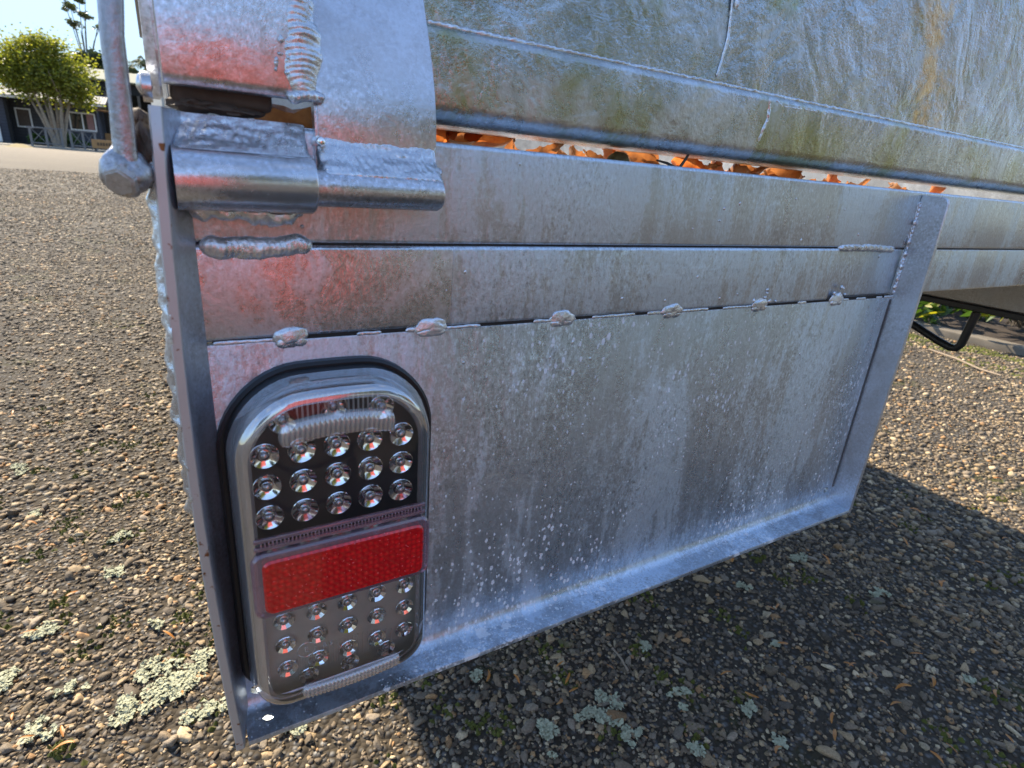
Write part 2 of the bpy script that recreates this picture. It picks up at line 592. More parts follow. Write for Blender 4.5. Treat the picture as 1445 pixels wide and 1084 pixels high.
M['lens'] = clear('clear_lens', (0.97, 0.97, 0.98), haze=0.015)
M['lens_rim'] = clear('clear_lens_rim', (0.95, 0.95, 0.96), base=0.12, haze=0.24, hazecol=(0.74, 0.74, 0.75), rough=0.05)
M['lens_bevel'] = clear('clear_lens_bevel', (0.94, 0.94, 0.96), base=0.34, haze=0.10, hazecol=(0.75, 0.75, 0.76), rough=0.07, bump=60)
M['lens_pink'] = clear('clear_pink_frame', (0.82, 0.62, 0.70), base=0.06, haze=0.22, hazecol=(0.55, 0.36, 0.44), rough=0.12)
M['rib'] = clear('ribbed_clear_plastic', (0.95, 0.91, 0.88), base=0.20, haze=0.26, hazecol=(0.92, 0.84, 0.78), rough=0.08)
M['dome'] = clear('led_dome', (0.85, 0.86, 0.9), base=0.30, haze=0.22, rough=0.04)
t = NT('chrome_cup')
t.set(Base_Color=(0.95, 0.95, 0.96), Metallic=1.0, Roughness=0.10)
M['chrome'] = t.m
t = NT('black_led_board')
t.set(Base_Color=t.mix(t.noise(t.coord(), 900, 2), (0.010, 0.010, 0.011), (0.02, 0.02, 0.022)), Roughness=0.45)
M['board'] = t.m
t = NT('smoked_led_board')
t.set(Base_Color=t.mix(t.noise(t.coord(), 200, 3), (0.40, 0.40, 0.35), (0.50, 0.495, 0.44)), Roughness=0.45, Metallic=0.0)
M['board_low'] = t.m
t = NT('red_prism_reflector')
v = t.coord(rot=(0, R(45), 0))
w1 = t.n.new('ShaderNodeTexWave')
w1.inputs['Scale'].default_value = 130
t.l.new(v, w1.inputs['Vector'])
cell = t.voro(t.coord(), 420, rand=0.35)
fl = t.math('GREATER_THAN', t.noise(t.coord(), 1100, 1), 0.74)
c = t.mix(t.ramp(cell, [(0.1, 0.0), (0.55, 1.0)]), (0.80, 0.006, 0.010), (0.46, 0.0, 0.004))
c = t.mix(fl, c, (0.9, 0.16, 0.18))
t.set(Base_Color=c, Roughness=0.22, Coat_Weight=1.0, Coat_Roughness=0.05)
t.set(Normal=t.bump(t.math('ADD', cell, t.math('MULTIPLY', w1.outputs['Fac'], 0.4)), 0.35, 0.0008))
M['red'] = t.m

# ------------------------------------------------------------------ GROUND
t = NT('old_chipseal')
v = t.coord()
vc = t.voro(v, 125, out='Color')
vd = t.voro(v, 125)
bw = t.n.new('ShaderNodeRGBToBW')
t.l.new(vc, bw.inputs[0])
chip = t.ramp(bw.outputs[0], [(0.15, (0.035, 0.033, 0.032)), (0.45, (0.085, 0.08, 0.073)), (0.75, (0.15, 0.142, 0.13)), (0.95, (0.26, 0.25, 0.225))])
chip = t.mix(t.ramp(vd, [(0.22, 0.0), (0.50, 0.95)]), chip, (0.046, 0.036, 0.024))
bigp = t.noise(v, 0.55, 5, 0.6)
c = t.mix(t.ramp(bigp, [(0.46, 0.0), (0.70, 0.35)]), chip, (0.15, 0.125, 0.085))
moss = t.math('MULTIPLY', t.ramp(t.noise(v, 3.1, 5, 0.65), [(0.56, 0.0), (0.66, 0.75)]), t.ramp(t.noise(v, 38, 3), [(0.42, 0.0), (0.56, 1.0)]))
c = t.mix(moss, c, (0.06, 0.062, 0.012))
dust = t.math('MULTIPLY', t.ramp(t.sep(v)[1], [(0.0, 0.0), (1.0, 0.55)]), 1.0)
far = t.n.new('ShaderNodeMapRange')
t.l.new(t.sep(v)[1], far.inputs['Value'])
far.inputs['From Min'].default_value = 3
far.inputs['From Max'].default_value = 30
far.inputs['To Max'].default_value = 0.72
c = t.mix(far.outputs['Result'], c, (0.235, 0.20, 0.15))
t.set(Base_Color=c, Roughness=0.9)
t.p.inputs['Specular IOR Level'].default_value = 0.2
t.set(Normal=t.bump(t.math('SUBTRACT', 1.0, vd), 0.9, 0.006))
M['asphalt'] = t.m

bm = bmesh.new()
bmesh.ops.create_grid(bm, x_segments=60, y_segments=60, size=300)
tag(obj('ground', bm, M['asphalt'], None, 0), kind='structure')


# loose chips lying in and on the seal
def ico(sub):
    b = bmesh.new()
    bmesh.ops.create_icosphere(b, subdivisions=sub, radius=1)
    vs = np.array([v.co[:] for v in b.verts])
    b.verts.index_update()
    fs = np.array([[v.index for v in f.verts] for f in b.faces])
    b.free()
    return vs, fs


def stone_mesh(name, pos, size, sub, sink, mat):
    bv, bf = ico(sub)
    nv = len(bv)
    K = 14
    protos = []
    for k in range(K):
        s = np.array([rng.uniform(0.8, 1.5), rng.uniform(0.6, 1.0), rng.uniform(0.36, 0.7)])
        q = bv * (1 + rng.uniform(-0.30, 0.30, (nv, 1)))
        for _ in range(6 if sub > 1 else 2):                # knock flats on, as crushed stone has
            n = rng.normal(size=3)
            n /= np.linalg.norm(n)
            d = q @ n
            lim = rng.uniform(0.38, 0.62)
            q = q - np.outer(np.maximum(0, d - lim), n)
        protos.append(q * s)
    protos = np.array(protos)
    N = len(pos)
    pk = rng.integers(0, K, N)
    a = rng.uniform(0, 2 * PI, N)
    tx, ty = rng.normal(0, 0.28, N), rng.normal(0, 0.28, N)
    P = protos[pk] * size[:, None, None]
    ca, sa = np.cos(a), np.sin(a)
    cx, sx = np.cos(tx), np.sin(tx)
    cy, sy = np.cos(ty), np.sin(ty)
    x, y, z = P[..., 0], P[..., 1], P[..., 2]
    y, z = y * cx[:, None] - z * sx[:, None], y * sx[:, None] + z * cx[:, None]
    x, z = x * cy[:, None] + z * sy[:, None], -x * sy[:, None] + z * cy[:, None]
    x, y = x * ca[:, None] - y * sa[:, None], x * sa[:, None] + y * ca[:, None]
    V = np.stack([x + pos[:, 0, None], y + pos[:, 1, None], z + (size * sink)[:, None]], -1).reshape(-1, 3)
    F = (bf[None] + (np.arange(N) * nv)[:, None, None]).reshape(-1, 3)
    me = bpy.data.meshes.new(name)
    me.vertices.add(len(V))
    me.vertices.foreach_set('co', V.ravel())
    me.loops.add(len(F) * 3)
    me.loops.foreach_set('vertex_index', F.ravel().astype(np.int32))
    me.polygons.add(len(F))
    me.polygons.foreach_set('loop_start', (np.arange(len(F)) * 3).astype(np.int32))
    me.update(calc_edges=True)
    tone = rng.choice(6, N, p=[0.32, 0.24, 0.17, 0.12, 0.10, 0.05])
    pal = np.array([(0.125, 0.105, 0.082), (0.155, 0.138, 0.118), (0.23, 0.185, 0.125), (0.070, 0.061, 0.052), (0.33, 0.29, 0.22), (0.27, 0.175, 0.095)])
    colr = pal[tone] * rng.uniform(0.65, 1.5, (N, 1))
    colr = colr * np.array([1.12, 1.0, 0.82])
    colr = np.concatenate([colr, np.ones((N, 1))], 1)
    at = me.color_attributes.new('tone', 'FLOAT_COLOR', 'POINT')
    at.data.foreach_set('color', np.repeat(colr, nv, 0).ravel())
    me.materials.append(mat)
    return me


t = NT('crushed_stone')
at = t.n.new('ShaderNodeAttribute')
at.attribute_name = 'tone'
v = t.coord()
sp = t.noise(v, 420, 4, 0.7)
c = t.mix(t.ramp(sp, [(0.3, 0.0), (0.7, 1.0)]), t.mix(1.0, at.outputs['Color'], 0.62, 'MULTIPLY'), t.mix(1.0, at.outputs['Color'], 1.35, 'MULTIPLY'))
lich = t.math('MULTIPLY', t.ramp(t.noise(v, 5.5, 4, 0.6), [(0.58, 0.0), (0.68, 0.6)]), t.ramp(t.noise(v, 90, 3), [(0.50, 0.0), (0.58, 1.0)]))
c = t.mix(lich, c, (0.07, 0.07, 0.018))
t.set(Base_Color=c, Roughness=0.78)
t.p.inputs['Specular IOR Level'].default_value = 0.35
t.set(Normal=t.bump(sp, 0.5, 0.0015))
M['stone'] = t.m


def scatter(dens, r0, r1, az0, az1, smin, smean, smax):
    """points in a wedge round the ground point under the viewer; azimuth from +Y to +X"""
    area = 0.5 * (r1 * r1 - r0 * r0) * (az1 - az0) * PI / 180
    n = int(dens * area)
    r = np.sqrt(rng.uniform(r0 * r0, r1 * r1, n))
    az = rng.uniform(R(az0), R(az1), n)
    p = np.stack([r * np.sin(az), -0.23 + r * np.cos(az)], -1)
    s = np.clip(rng.lognormal(math.log(smean), 0.38, n), smin, smax)
    clump = np.array([noise.noise(Vector((x * 3.0, y * 3.0, 1.3))) for x, y in p])
    keep = rng.uniform(0, 1, n) < np.clip(0.78 + clump * 0.6, 0.25, 1)
    return p[keep], s[keep]


for part in (
    (2, [(9500, 0.22, 0.78, -46, 88, 0.0024, 0.0044, 0.0125), (7500, 0.78, 1.12, -40, 88, 0.0026, 0.0046, 0.0125)], 0.10),
    (1, [(42000, 0.22, 0.78, -40, 88, 0.0011, 0.0023, 0.0042), (30000, 0.78, 1.15, -32, 88, 0.0013, 0.0026, 0.0045),
         (15500, 1.12, 2.2, -28, 10, 0.0022, 0.0044, 0.011), (12500, 1.12, 2.3, 55, 92, 0.0022, 0.0044, 0.011),
         (8200, 2.2, 4.4, -17, 4, 0.0026, 0.005, 0.011), (6000, 2.3, 3.6, 60, 90, 0.0026, 0.005, 0.011),
         (2600, 4.4, 8.5, -15, 3, 0.0045, 0.0075, 0.013), (700, 8.5, 14, -13, 2, 0.006, 0.010, 0.016)], 0.10),
):
    P, S = [], []
    for a in part[1]:
        p, s = scatter(*a)
        P.append(p)
        S.append(s)
    P, S = np.concatenate(P), np.concatenate(S)
    ra_ = P[:, 0] / (P[:, 1] + 0.23001)
    ok = (P[:, 0] < 3.3) & ~((P[:, 1] > 0.62) & (ra_ > 0.16) & (ra_ < 1.75))
    o = link('gravel', stone_mesh('gravel', P[ok], S[ok], part[0], part[2], M['stone']))
    tag(o, kind='stuff')

# ------------------------------------------------------------------ lichen crusts
t = NT('pale_lichen')
v = t.coord()
t.set(Base_Color=t.mix(t.noise(v, 160, 4, 0.7), (0.24, 0.25, 0.15), (0.48, 0.48, 0.34)), Roughness=0.95)
M['lichen'] = t.m
spots = [(-0.201, 0.567, .045), (-0.129, 0.673, .03), (-0.066, 0.426, .085), (-0.017, 0.357, .055), (-0.10, 0.40, .05), (-0.187, 0.402, .04), (0.058, 0.284, .028),
         (-0.074, 0.527, .022), (0.282, 0.262, .020), (0.409, 0.141, .05), (0.319, 0.149, .038), (0.382, 0.149, .03), (0.502, 0.112, .028), (0.569, 0.067, .026),
         (0.764, 0.224, .024), (0.928, 0.231, .04), (0.410, 0.103, .025), (-0.124, 0.769, .028), (-0.23, 0.50, .05), (0.966, 0.111, .03), (-0.035, 0.435, .07),
         (0.568, 0.013, .02), (0.467, 0.054, .022), (-0.16, 0.46, .03), (0.52, 0.20, .02), (0.03, 0.33, .03), (-0.3, 1.1, .05), (-0.5, 1.5, .06), (-0.25, 0.9, .03), (-0.36, 0.75, .05), (0.70, 0.12, .014), (0.9, -0.05, .02)]
bm = bmesh.new()
for x, y, r in spots:
    r *= 0.8
    sub = [(x + random.gauss(0, r * .27), y + random.gauss(0, r * .27), r * random.uniform(.14, .30)) for _ in range(6)]
    for sx, sy, sr in sub:
        for _ in range(int(46 * (sr / 0.012) ** 1.5) + 4):
            a = random.uniform(0, 2 * PI)
            q = sr * math.sqrt(random.random())
            cx_, cy_ = sx + q * math.cos(a), sy + q * math.sin(a)
            rr = random.uniform(0.0010, 0.0038)
            cz = random.uniform(0.0025, 0.0062)
            tilt = Vector((random.gauss(0, .28), random.gauss(0, .28), 1)).normalized()
            u, w = frame(tilt)
            n = 10
            mid = bm.verts.new(Vector((cx_, cy_, cz + 0.0006)))
            ring = []
            for k in range(n):
                rk = rr * random.uniform(0.35, 1.25)
                ring.append(bm.verts.new(Vector((cx_, cy_, cz)) + rk * (math.cos(2 * PI * k / n) * u + math.sin(2 * PI * k / n) * w) + tilt * random.uniform(-.0004, .0008)))
            for k in range(n):
                bm.faces.new((mid, ring[k], ring[(k + 1) % n]))
tag(obj('lichen', bm, M['lichen'], None, 0), kind='stuff')

# moss cushions between the chips
M['moss'] = plain('moss', (0.075, 0.080, 0.010), 0.95, 0, 0.4, 200)
bm = bmesh.new()


def tuft(bm, x, y, r, h=0.006):
    n = 6
    top = bm.verts.new((x + random.gauss(0, r * .2), y + random.gauss(0, r * .2), h))
    ring = [bm.verts.new((x + r * random.uniform(.6, 1.2) * math.cos(2 * PI * k / n), y + r * random.uniform(.6, 1.2) * math.sin(2 * PI * k / n), 0.0)) for k in range(n)]
    for k in range(n):
        bm.faces.new((top, ring[k], ring[(k + 1) % n]))


for _ in range(160):
    az = R(random.choice((random.uniform(-25, 5), random.uniform(0, 85))))
    r = random.uniform(0.4, 1.7)
    x, y = r * math.sin(az), -0.23 + r * math.cos(az)
    for _ in range(18):
        tuft(bm, x + random.gauss(0, .010), y + random.gauss(0, .010), random.uniform(.002, .005), random.uniform(.003, .0065))
for _ in range(9000):                       # the mossy strip along the kerb
    y = random.uniform(-1.0, 4.5)
    x = 3.34 - abs(random.gauss(0, .17)) - 0.1 * (noise.noise(Vector((0, y * 2.2, 0))) + .3)
    if noise.noise(Vector((x * 5, y * 5, 3))) > -0.12:
        tuft(bm, x, y, random.uniform(.006, .016), random.uniform(.003, .009))
tag(obj('moss', bm, M['moss'], None, 0), kind='stuff')

# ------------------------------------------------------------------ kerb and garden bed
M['concrete'] = plain('weathered_concrete', (0.15, 0.128, 0.10), 0.9, 0, 0.28, 14)
M['soil'] = plain('dark_soil', (0.030, 0.021, 0.015), 0.95, 0, 0.35, 22)
bm = bmesh.new()
box(bm, (3.36, -6, -0.05), (3.46, 16, 0.034), 0.010, 2)
tag(obj('kerb', bm, M['concrete']), kind='structure')
bm = bmesh.new()
nx, ny = 24, 60
g = [[bm.verts.new((3.465 + 3.2 * i / nx, -6 + 22 * j / ny, 0.022 + 0.05 * (i > 0) * abs(fbm((i * .7, j * .7, 0), 1)) + (0.08 * min(1, i / 8)))) for j in range(ny + 1)] for i in range(nx + 1)]
for i in range(nx):
    for j in range(ny):
        bm.faces.new((g[i][j], g[i + 1][j], g[i + 1][j + 1], g[i][j + 1]))
tag(obj('garden_soil', bm, M['soil'], None, 40), kind='structure')


def leaf_mat(name, a, b, tr=0.35, rough=0.45):
    t = NT(name)
    at = t.n.new('ShaderNodeObjectInfo')
    n = t.noise(t.coord(), 9, 2)
    c = t.mix(t.ramp(n, [(0.35, 0.0), (0.65, 1.0)]), a, b)
    t.set(Base_Color=c, Roughness=rough)
    tl = t.n.new('ShaderNodeBsdfTranslucent')
    t.l.new(t.mix(1.0, c, (1.5, 1.5, 0.8), 'MULTIPLY'), tl.inputs['Color'])
    ms = t.n.new('ShaderNodeMixShader')
    ms.inputs[0].default_value = tr
    t.l.new(t.p.outputs[0], ms.inputs[1])
    t.l.new(tl.outputs[0], ms.inputs[2])
    t.l.new(ms.outputs[0], t.out.inputs['Surface'])
    return t.m


M['leaf_dark'] = leaf_mat('dark_green_leaf', (0.03, 0.07, 0.012), (0.07, 0.13, 0.02))
M['leaf_yel'] = leaf_mat('yellow_green_leaf', (0.28, 0.27, 0.02), (0.42, 0.38, 0.04), 0.45)
M['leaf_tree'] = leaf_mat('olive_tree_leaf', (0.09, 0.125, 0.022), (0.23, 0.215, 0.03), 0.6)
M['leaf_gum'] = leaf_mat('gum_leaf', (0.06, 0.075, 0.03), (0.10, 0.11, 0.04), 0.3)
M['leaf_pine'] = leaf_mat('dark_tree_leaf', (0.025, 0.04, 0.015), (0.05, 0.07, 0.02), 0.2)
M['bark'] = plain('pale_bark', (0.24, 0.20, 0.15), 0.9, 0, 0.3, 9)
M['bark_dark'] = plain('dark_bark', (0.09, 0.075, 0.06), 0.9, 0, 0.3, 9)


def lance(bm, base, d, L, W, droop=0.25, nseg=4):
    d = Vector(d).normalized()
    u, v = frame(d)
    a = random.uniform(0, 2 * PI)
    side = math.cos(a) * u + math.sin(a) * v
    side.z *= 0.4
    side.normalize()
    pr = None
    p = Vector(base)
    for i in range(nseg + 1):
        s = i / nseg
        w = W * (math.sin(PI * min(0.97, 0.08 + 0.92 * s)) ** 0.8)
        c = p + d * (L * s) + Vector((0, 0, -droop * L * s * s))
        row = (bm.verts.new(c - side * w * .5), bm.verts.new(c + Vector((0, 0, -w * .12))), bm.verts.new(c + side * w * .5))
        if pr:
            bm.faces.new((pr[0], pr[1], row[1], row[0]))
            bm.faces.new((pr[1], pr[2], row[2], row[1]))
        pr = row


shrub_lab = ['glossy green shrub with yellow new leaves beside the hanging bar', 'green and yellow shrub behind the kerb at the right edge of the frame',
             'green garden shrub behind the kerb farther from the trailer', 'large dark shrub in the bed well behind the trailer', 'low shrub in the garden bed nearest the camera side']
for i, (x, y, s) in enumerate([(3.72, 1.46, 1.0), (3.68, 0.88, 1.0), (3.95, 2.2, 1.0), (4.6, 1.2, 1.3), (4.0, 0.0, 0.9)]):
    r = thing('garden_shrub', shrub_lab[i], 'shrub', (x, y, 0.08), 'shrubs in the garden bed')
    st, lf, ly = bmesh.new(), bmesh.new(), bmesh.new()
    for k in range(30):
        a = random.uniform(0, 2 * PI)
        q = random.uniform(.1, .42) * s
        hgt = random.uniform(.06, .7) * s if k % 2 else random.uniform(-.02, .16) * s
        tip = Vector((x + q * math.cos(a), y + q * math.sin(a), .12 + hgt))
        b0 = Vector((x + random.gauss(0, .03), y + random.gauss(0, .03), .08))
        tube(st, [b0, b0.lerp(tip, .5) + Vector((0, 0, .06)), tip], [.006, .004, .002], 5)
        for j in range(18):
            dd = Vector((math.cos(a) * .5 + random.gauss(0, .6), math.sin(a) * .5 + random.gauss(0, .6), random.gauss(.25, .5)))
            lance(ly if (j < 5 and random.random() < .55) else lf, tip - dd.normalized() * .01 + Vector((random.gauss(0, .02), random.gauss(0, .02), random.uniform(-.07, .02))), dd, random.uniform(.06, .12), random.uniform(.022, .034))
    obj('stem', st, M['bark_dark'], r)
    tag(obj('leaves', lf, M['leaf_dark'], r), kind='stuff')
    tag(obj('new_leaves', ly, M['leaf_yel'], r), kind='stuff')

# ------------------------------------------------------------------ TRAILER
TR = thing('trailer', 'galvanised steel trailer with its tailgate shut and a rear lamp in the corner panel', 'trailer', (0.58, 1.1, 0))
NX = 24

# upper and lower rear rails
bm = bmesh.new()
extrude_profile(bm, rrect(0, 45, -31.6, 9.0, 2.0), 5.5, 1150, 40)
rail = obj('upper_rail', bm, M['rail'], TR)
bm = bmesh.new()
extrude_profile(bm, rrect(-0.85, 45, -67.6, -31.9, 2.0), 5.5, 106.0, 12)
low0 = obj('lower_rail', bm, M['rail_smooth'], TR)
bm = bmesh.new()
extrude_profile(bm, rrect(-1.0, 45, -67.6, -31.9, 2.0), 106.03, 392, 24)
low1 = obj('lower_rail', bm, M['rail_low'], TR)
bm = bmesh.new()
extrude_profile(bm, rrect(2.0, 45, -67.4, -32.0, 2.0), 393, 1150, 24)
low2 = obj('lower_rail', bm, M['rail_low'], TR)
bm = bmesh.new()                                       # strip behind the joint lines
mbox(bm, (9, 3.2, -71), (1148, 4.5, -28))

# corner panel with the bottom flange bent towards the camera
prof = [(3.0, -68.6), (-0.6, -68.6), (-0.9, -69.4)]
for k in range(9):
    a = R(90 * k / 8)
    prof.append((-0.9 - 7 * (1 - math.cos(a)), -242.0 - 7 * math.sin(a)))
prof += [(-19.0, -249.4), (-19.4, -250.6), (-19.0, -252.2)]
for k in range(9):
    a = R(90 - 90 * k / 8)
    prof.append((-0.9 - 7 + 10.2 * math.cos(a) - 0.0, -242.0 - 10.2 * math.sin(a)))
prof.append((3.0, -100))
bm = bmesh.new()
extrude_profile(bm, prof, 6.0, 478, 30)
# bolt holes
panel = obj('corner_panel', bm, M['panel'], TR)


def cut(target, c, rad):
    b = bmesh.new()
    rings = tube(b, [mm(c[0], -3, c[2]), mm(c[0], 6, c[2])], rad / 1000, 20)
    for rg_ in rings:
        for k, v_ in enumerate(rg_):
            f_ = 1 + 0.05 * math.sin(0.63 * k) + 0.03 * math.sin(1.57 * k + 1)
            v_.co = Vector((mm(*c).x + (v_.co.x - mm(*c).x) * f_, v_.co.y, mm(*c).z + (v_.co.z - mm(*c).z) * f_))
    bmesh.ops.translate(b, verts=b.verts, vec=-ORG[TR.name])
    me = bpy.data.meshes.new('cutter')
    b.to_mesh(me)
    b.free()
    co = bpy.data.objects.new('cutter', me)
    COL.objects.link(co)
    co.location = TR.location
    md = target.modifiers.new('hole', 'BOOLEAN')
    md.object = co
    md.operation = 'DIFFERENCE'
    md.solver = 'EXACT'
    bpy.context.view_layer.update()
    dg = bpy.context.evaluated_depsgraph_get()
    new = bpy.data.meshes.new_from_object(target.evaluated_get(dg))
    target.modifiers.clear()
    target.data = new
    bpy.data.objects.remove(co)
    bpy.data.meshes.remove(me)


cut(panel, (474.0 - 6, 0, -237.4), 3.2)
cut(panel, (12.4, 0, -239.4), 2.7)
panel.data.polygons.foreach_set('use_smooth', [True] * len(panel.data.polygons))
panel.data.set_sharp_from_angle(angle=R(35))

# left side flange: flared plate, its sheared edge towards the camera
bm = bmesh.new()
N = 60
for_edge = []
for i in range(N + 1):
    s = i / N
    z = 10.2 - 262 * s
    ex = -0.5 - 3.6 * math.sin(PI * min(1, s * 1.02)) ** 0.9 + 1.2 * s + 0.15 * fbm((0, 0, z), .08)
    top = 1.6 * math.exp(-((s) / .02) ** 2)
    yi, yo = 0.8, -19.5 + top * 1.5 + 0.12 * fbm((z, 0, 3), .1)
    for_edge.append([(8.4, yi, z), (8.0, -2.0, z), (ex + 5.6, -8, z), (ex + 3.6, yo + .5, z), (ex + 3.1, yo, z), (ex + .5, yo, z), (ex, yo + .5, z), (ex + 2.2, -8, z), (4.6, yi + 3, z)])
rings = [[bm.verts.new(mm(*p)) for p in r] for r in for_edge]
for a, b in zip(rings, rings[1:]):
    for k in range(len(a)):
        f = bm.faces.new((a[k], a[(k + 1) % len(a)], b[(k + 1) % len(a)], b[k]))
        if k in (3, 4, 5):
            f.material_index = 1
bm.faces.new(rings[0][::-1])
bm.faces.new(rings[-1])
obj('side_flange', bm, [M['flange'], M['edge']], TR)
# run of zinc and weld down the outer face of that flange
bm = bmesh.new()
pts = [for_edge[i][6] for i in range(2, N - 2, 2)]
bead(bm, [(p[0] + 0.4, -16.0, p[2]) for p in pts if p[2] > -130], 5.5, 2.6, 4, 0.15, 9, 12, 0.8, Vector((-1, 0, 0)), 0.5)
obj('weld_bead', bm, M['weld'], TR, 60)

# right flange: tapered plate welded on
bm = bmesh.new()
out = [(2.0, -68), (-0.2, 3), (-0.2, 6.6), (-14, 6.2), (-17.2, 4.8), (-18.8, 1.6), (-19.2, -30), (-19.4, -246), (-19.4, -252.3), (-6, -252.3), (2, -248)]
a = [bm.verts.new(mm(478.0, y, z)) for y, z in out]
b = [bm.verts.new(mm(481.4, y, z)) for y, z in out]
for k in range(len(out)):
    bm.faces.new((a[k], a[(k + 1) % len(out)], b[(k + 1) % len(out)], b[k]))
bm.faces.new(a[::-1])
bm.faces.new(b)
bmesh.ops.bevel(bm, geom=[e for e in bm.edges if abs(e.verts[0].co.x - e.verts[1].co.x) < 1e-6], offset=0.0005, segments=1, affect='EDGES')
obj('end_flange', bm, M['flange'], TR, 30)
bm = bmesh.new()
bead(bm, [(477.6, -0.8, 2), (477.6, -0.9, -30), (477.4, -1.4, -66)], 2.2, 1.1, 8, .9, 3.0, 10, .4, Vector((-.6, -.8, 0)), .6)
for z in (-14, -27, -36, -45, -53, -60):
    blob(bm, (477, -1.2, z + random.uniform(-2, 2)), 1.5, 1.2, 2.2, z)
obj('weld_bead', bm, M['weld'], TR, 60)
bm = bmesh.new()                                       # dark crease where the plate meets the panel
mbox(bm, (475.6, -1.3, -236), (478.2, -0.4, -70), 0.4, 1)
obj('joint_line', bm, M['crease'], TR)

# dark grooves in the two joints
bm = bmesh.new()
mbox(bm, (48, 0.6, -32.6), (391, 2.0, -30.6))
mbox(bm, (482, 2.6, -33.0), (1148, 3.6, -30.8))
obj('joint_line', bm, M['blackgap'], TR)
bm = bmesh.new()
mbox(bm, (10, -0.35, -68.9), (476, 1.6, -66.6))
obj('joint_line', bm, M['blackgap'], TR)
# zinc bridging parts of the lower joint
x = 10.0
k = 0
while x < 474:
    L = random.uniform(8, 34)
    if random.random() < 0.72 or x < 16:
        bm = bmesh.new()
        bead(bm, [(x, -0.9, -68.1), (x + L, -0.9, -68.1)], random.uniform(1.5, 2.3), random.uniform(.3, .6), k, .3, 3, 9, .9)
        obj('zinc_run', bm, M['weld'], TR, 60)
    x += L + random.uniform(2, 14)
    k += 1

# tack welds along the lower joint
for i, (x, w) in enumerate([(37.4, 7.6), (96.8, 8.6), (167.5, 9.0), (244, 9.0), (321, 9.5), (405, 9.5)]):
    bm = bmesh.new()
    blob(bm, (x, -0.6, -67.0), w * .86, 1.45, 4.0, i * 3 + 1, .22, 30, 18, .18)
    blob(bm, (x - w * .32, -0.8, -69.6), w * .46, 1.3, 2.1, i + 20, .2)
    blob(bm, (x + w * .38, -0.7, -69.4), w * .42, 1.2, 2.0, i + 40, .2)
    if i >= 4:
        for q in range(7):
            blob(bm, (x + random.gauss(0, 6), -0.8, -67 + random.uniform(-1, 9)), random.uniform(.8, 1.8), 1.1, random.uniform(.8, 1.8), q + i, .4, 10, 8)
    obj('tack_weld', bm, M['weld'], TR, 60)

# beads on the upper joint
bm = bmesh.new()
bead(bm, [(8.8, -0.2, -32.6), (22, -0.2, -33.6), (47.5, -0.2, -31.8)], 8.6, 2.6, 2, .05, 2.0, 18, .35, rough=.24)
obj('weld_bead', bm, M['weld'], TR, 70)
bm = bmesh.new()
bead(bm, [(392, 0.6, -31.6), (430, 0.4, -31.2), (463, 0.4, -32.6)], 5.2, 2.0, 5, .30, 6.5, 14, .5, rough=.35)
obj('weld_bead', bm, M['weld'], TR, 70)
# spatter and a few runs standing proud of the panel
bm = bmesh.new()
for _ in range(90):
    x, z = random.uniform(100, 470), random.uniform(-235, 5)
    if -70 < z < -64: continue
    s = random.uniform(.35, .9)
    blob(bm, (x, -0.7 if z < -69 else (-0.9 if z < -32 and x < 392 else 0.1), z), s, s * .7, s * random.uniform(1, 1.8), x, .3, 8, 6)
for x, z, r in [(30, -24, 1.1), (33, -25, 1.0), (36, -24, .8), (40, -23.5, 1.2), (44, -25, .7), (52, 40, .9), (66, 26, 1.1)]:
    blob(bm, (x, -0.2, z), r, .9, r, x, .3, 10, 8)
tag(obj('zinc_spatter', bm, M['weld'], TR, 60), kind='stuff')

# hinge tube, welded to the rail
TC = (-10.0, -9.8)
bm = bmesh.new()
rings = tube(bm, [mm(4.0, *TC), mm(45.6, *TC), mm(46.6, *TC)], [.0098, .0098, .0090], 40)
rr = tube(bm, [mm(46.7, *TC), mm(38, *TC)], [.0066, .0066], 30, False)
obj('hinge_tube', bm, M['tube'], TR, 40)
bm = bmesh.new()
fillet(bm, [(-14.0, -0.8), (-11.2, 0.9), (-8.0, 2.6), (-5.0, 4.6), (-2.4, 7.2), (-0.4, 10.0)], 4.5, 46.5, 0.55, 12, .12, 2.8)
bead(bm, [(7, -5, -20.3), (20, -6, -21.4), (38, -6, -21.8), (44, -4, -20.0)], 6, 2.5, 21, .2, 4, 14, .5, Vector((0, -.4, -.9)), .6)
obj('weld_bead', bm, M['weld'], TR, 60)
bm = bmesh.new()
tube(bm, [mm(50.5, -1, 4.8), mm(50.5, -6.5, 4.8)], [.0019, .0015], 12)
blob(bm, (50.5, -7, 4.8), 1.7, 1.4, 1.7, 3, .05, 12, 8)
obj('grease_nipple', bm, M['chrome'], TR, 40)

# tray: floor, walls
bm = bmesh.new()
mbox(bm, (12, 46, -26), (1146, 2250, -22))
obj('tray_floor', bm, M['inner'], TR)
bm = bmesh.new()
mbox(bm, (8, 2252, -40), (1150, 2255, 320), 0.8, 1)
obj('front_wall', bm, M['inner'], TR)
bm = bmesh.new()
mbox(bm, (1151, 40, -40), (1154, 2255, 320), 0.8, 1)
mbox(bm, (1146, 30, 318), (1166, 2255, 338), 2, 1)
obj('side_wall', bm, M['inner'], TR)
bm = bmesh.new()
mbox(bm, (4, 46, -40), (7, 2255, 320), 0.8, 1)
mbox(bm, (-4, 46, 318), (12, 2255, 338), 2, 1)
obj('side_wall', bm, M['inner'], TR)

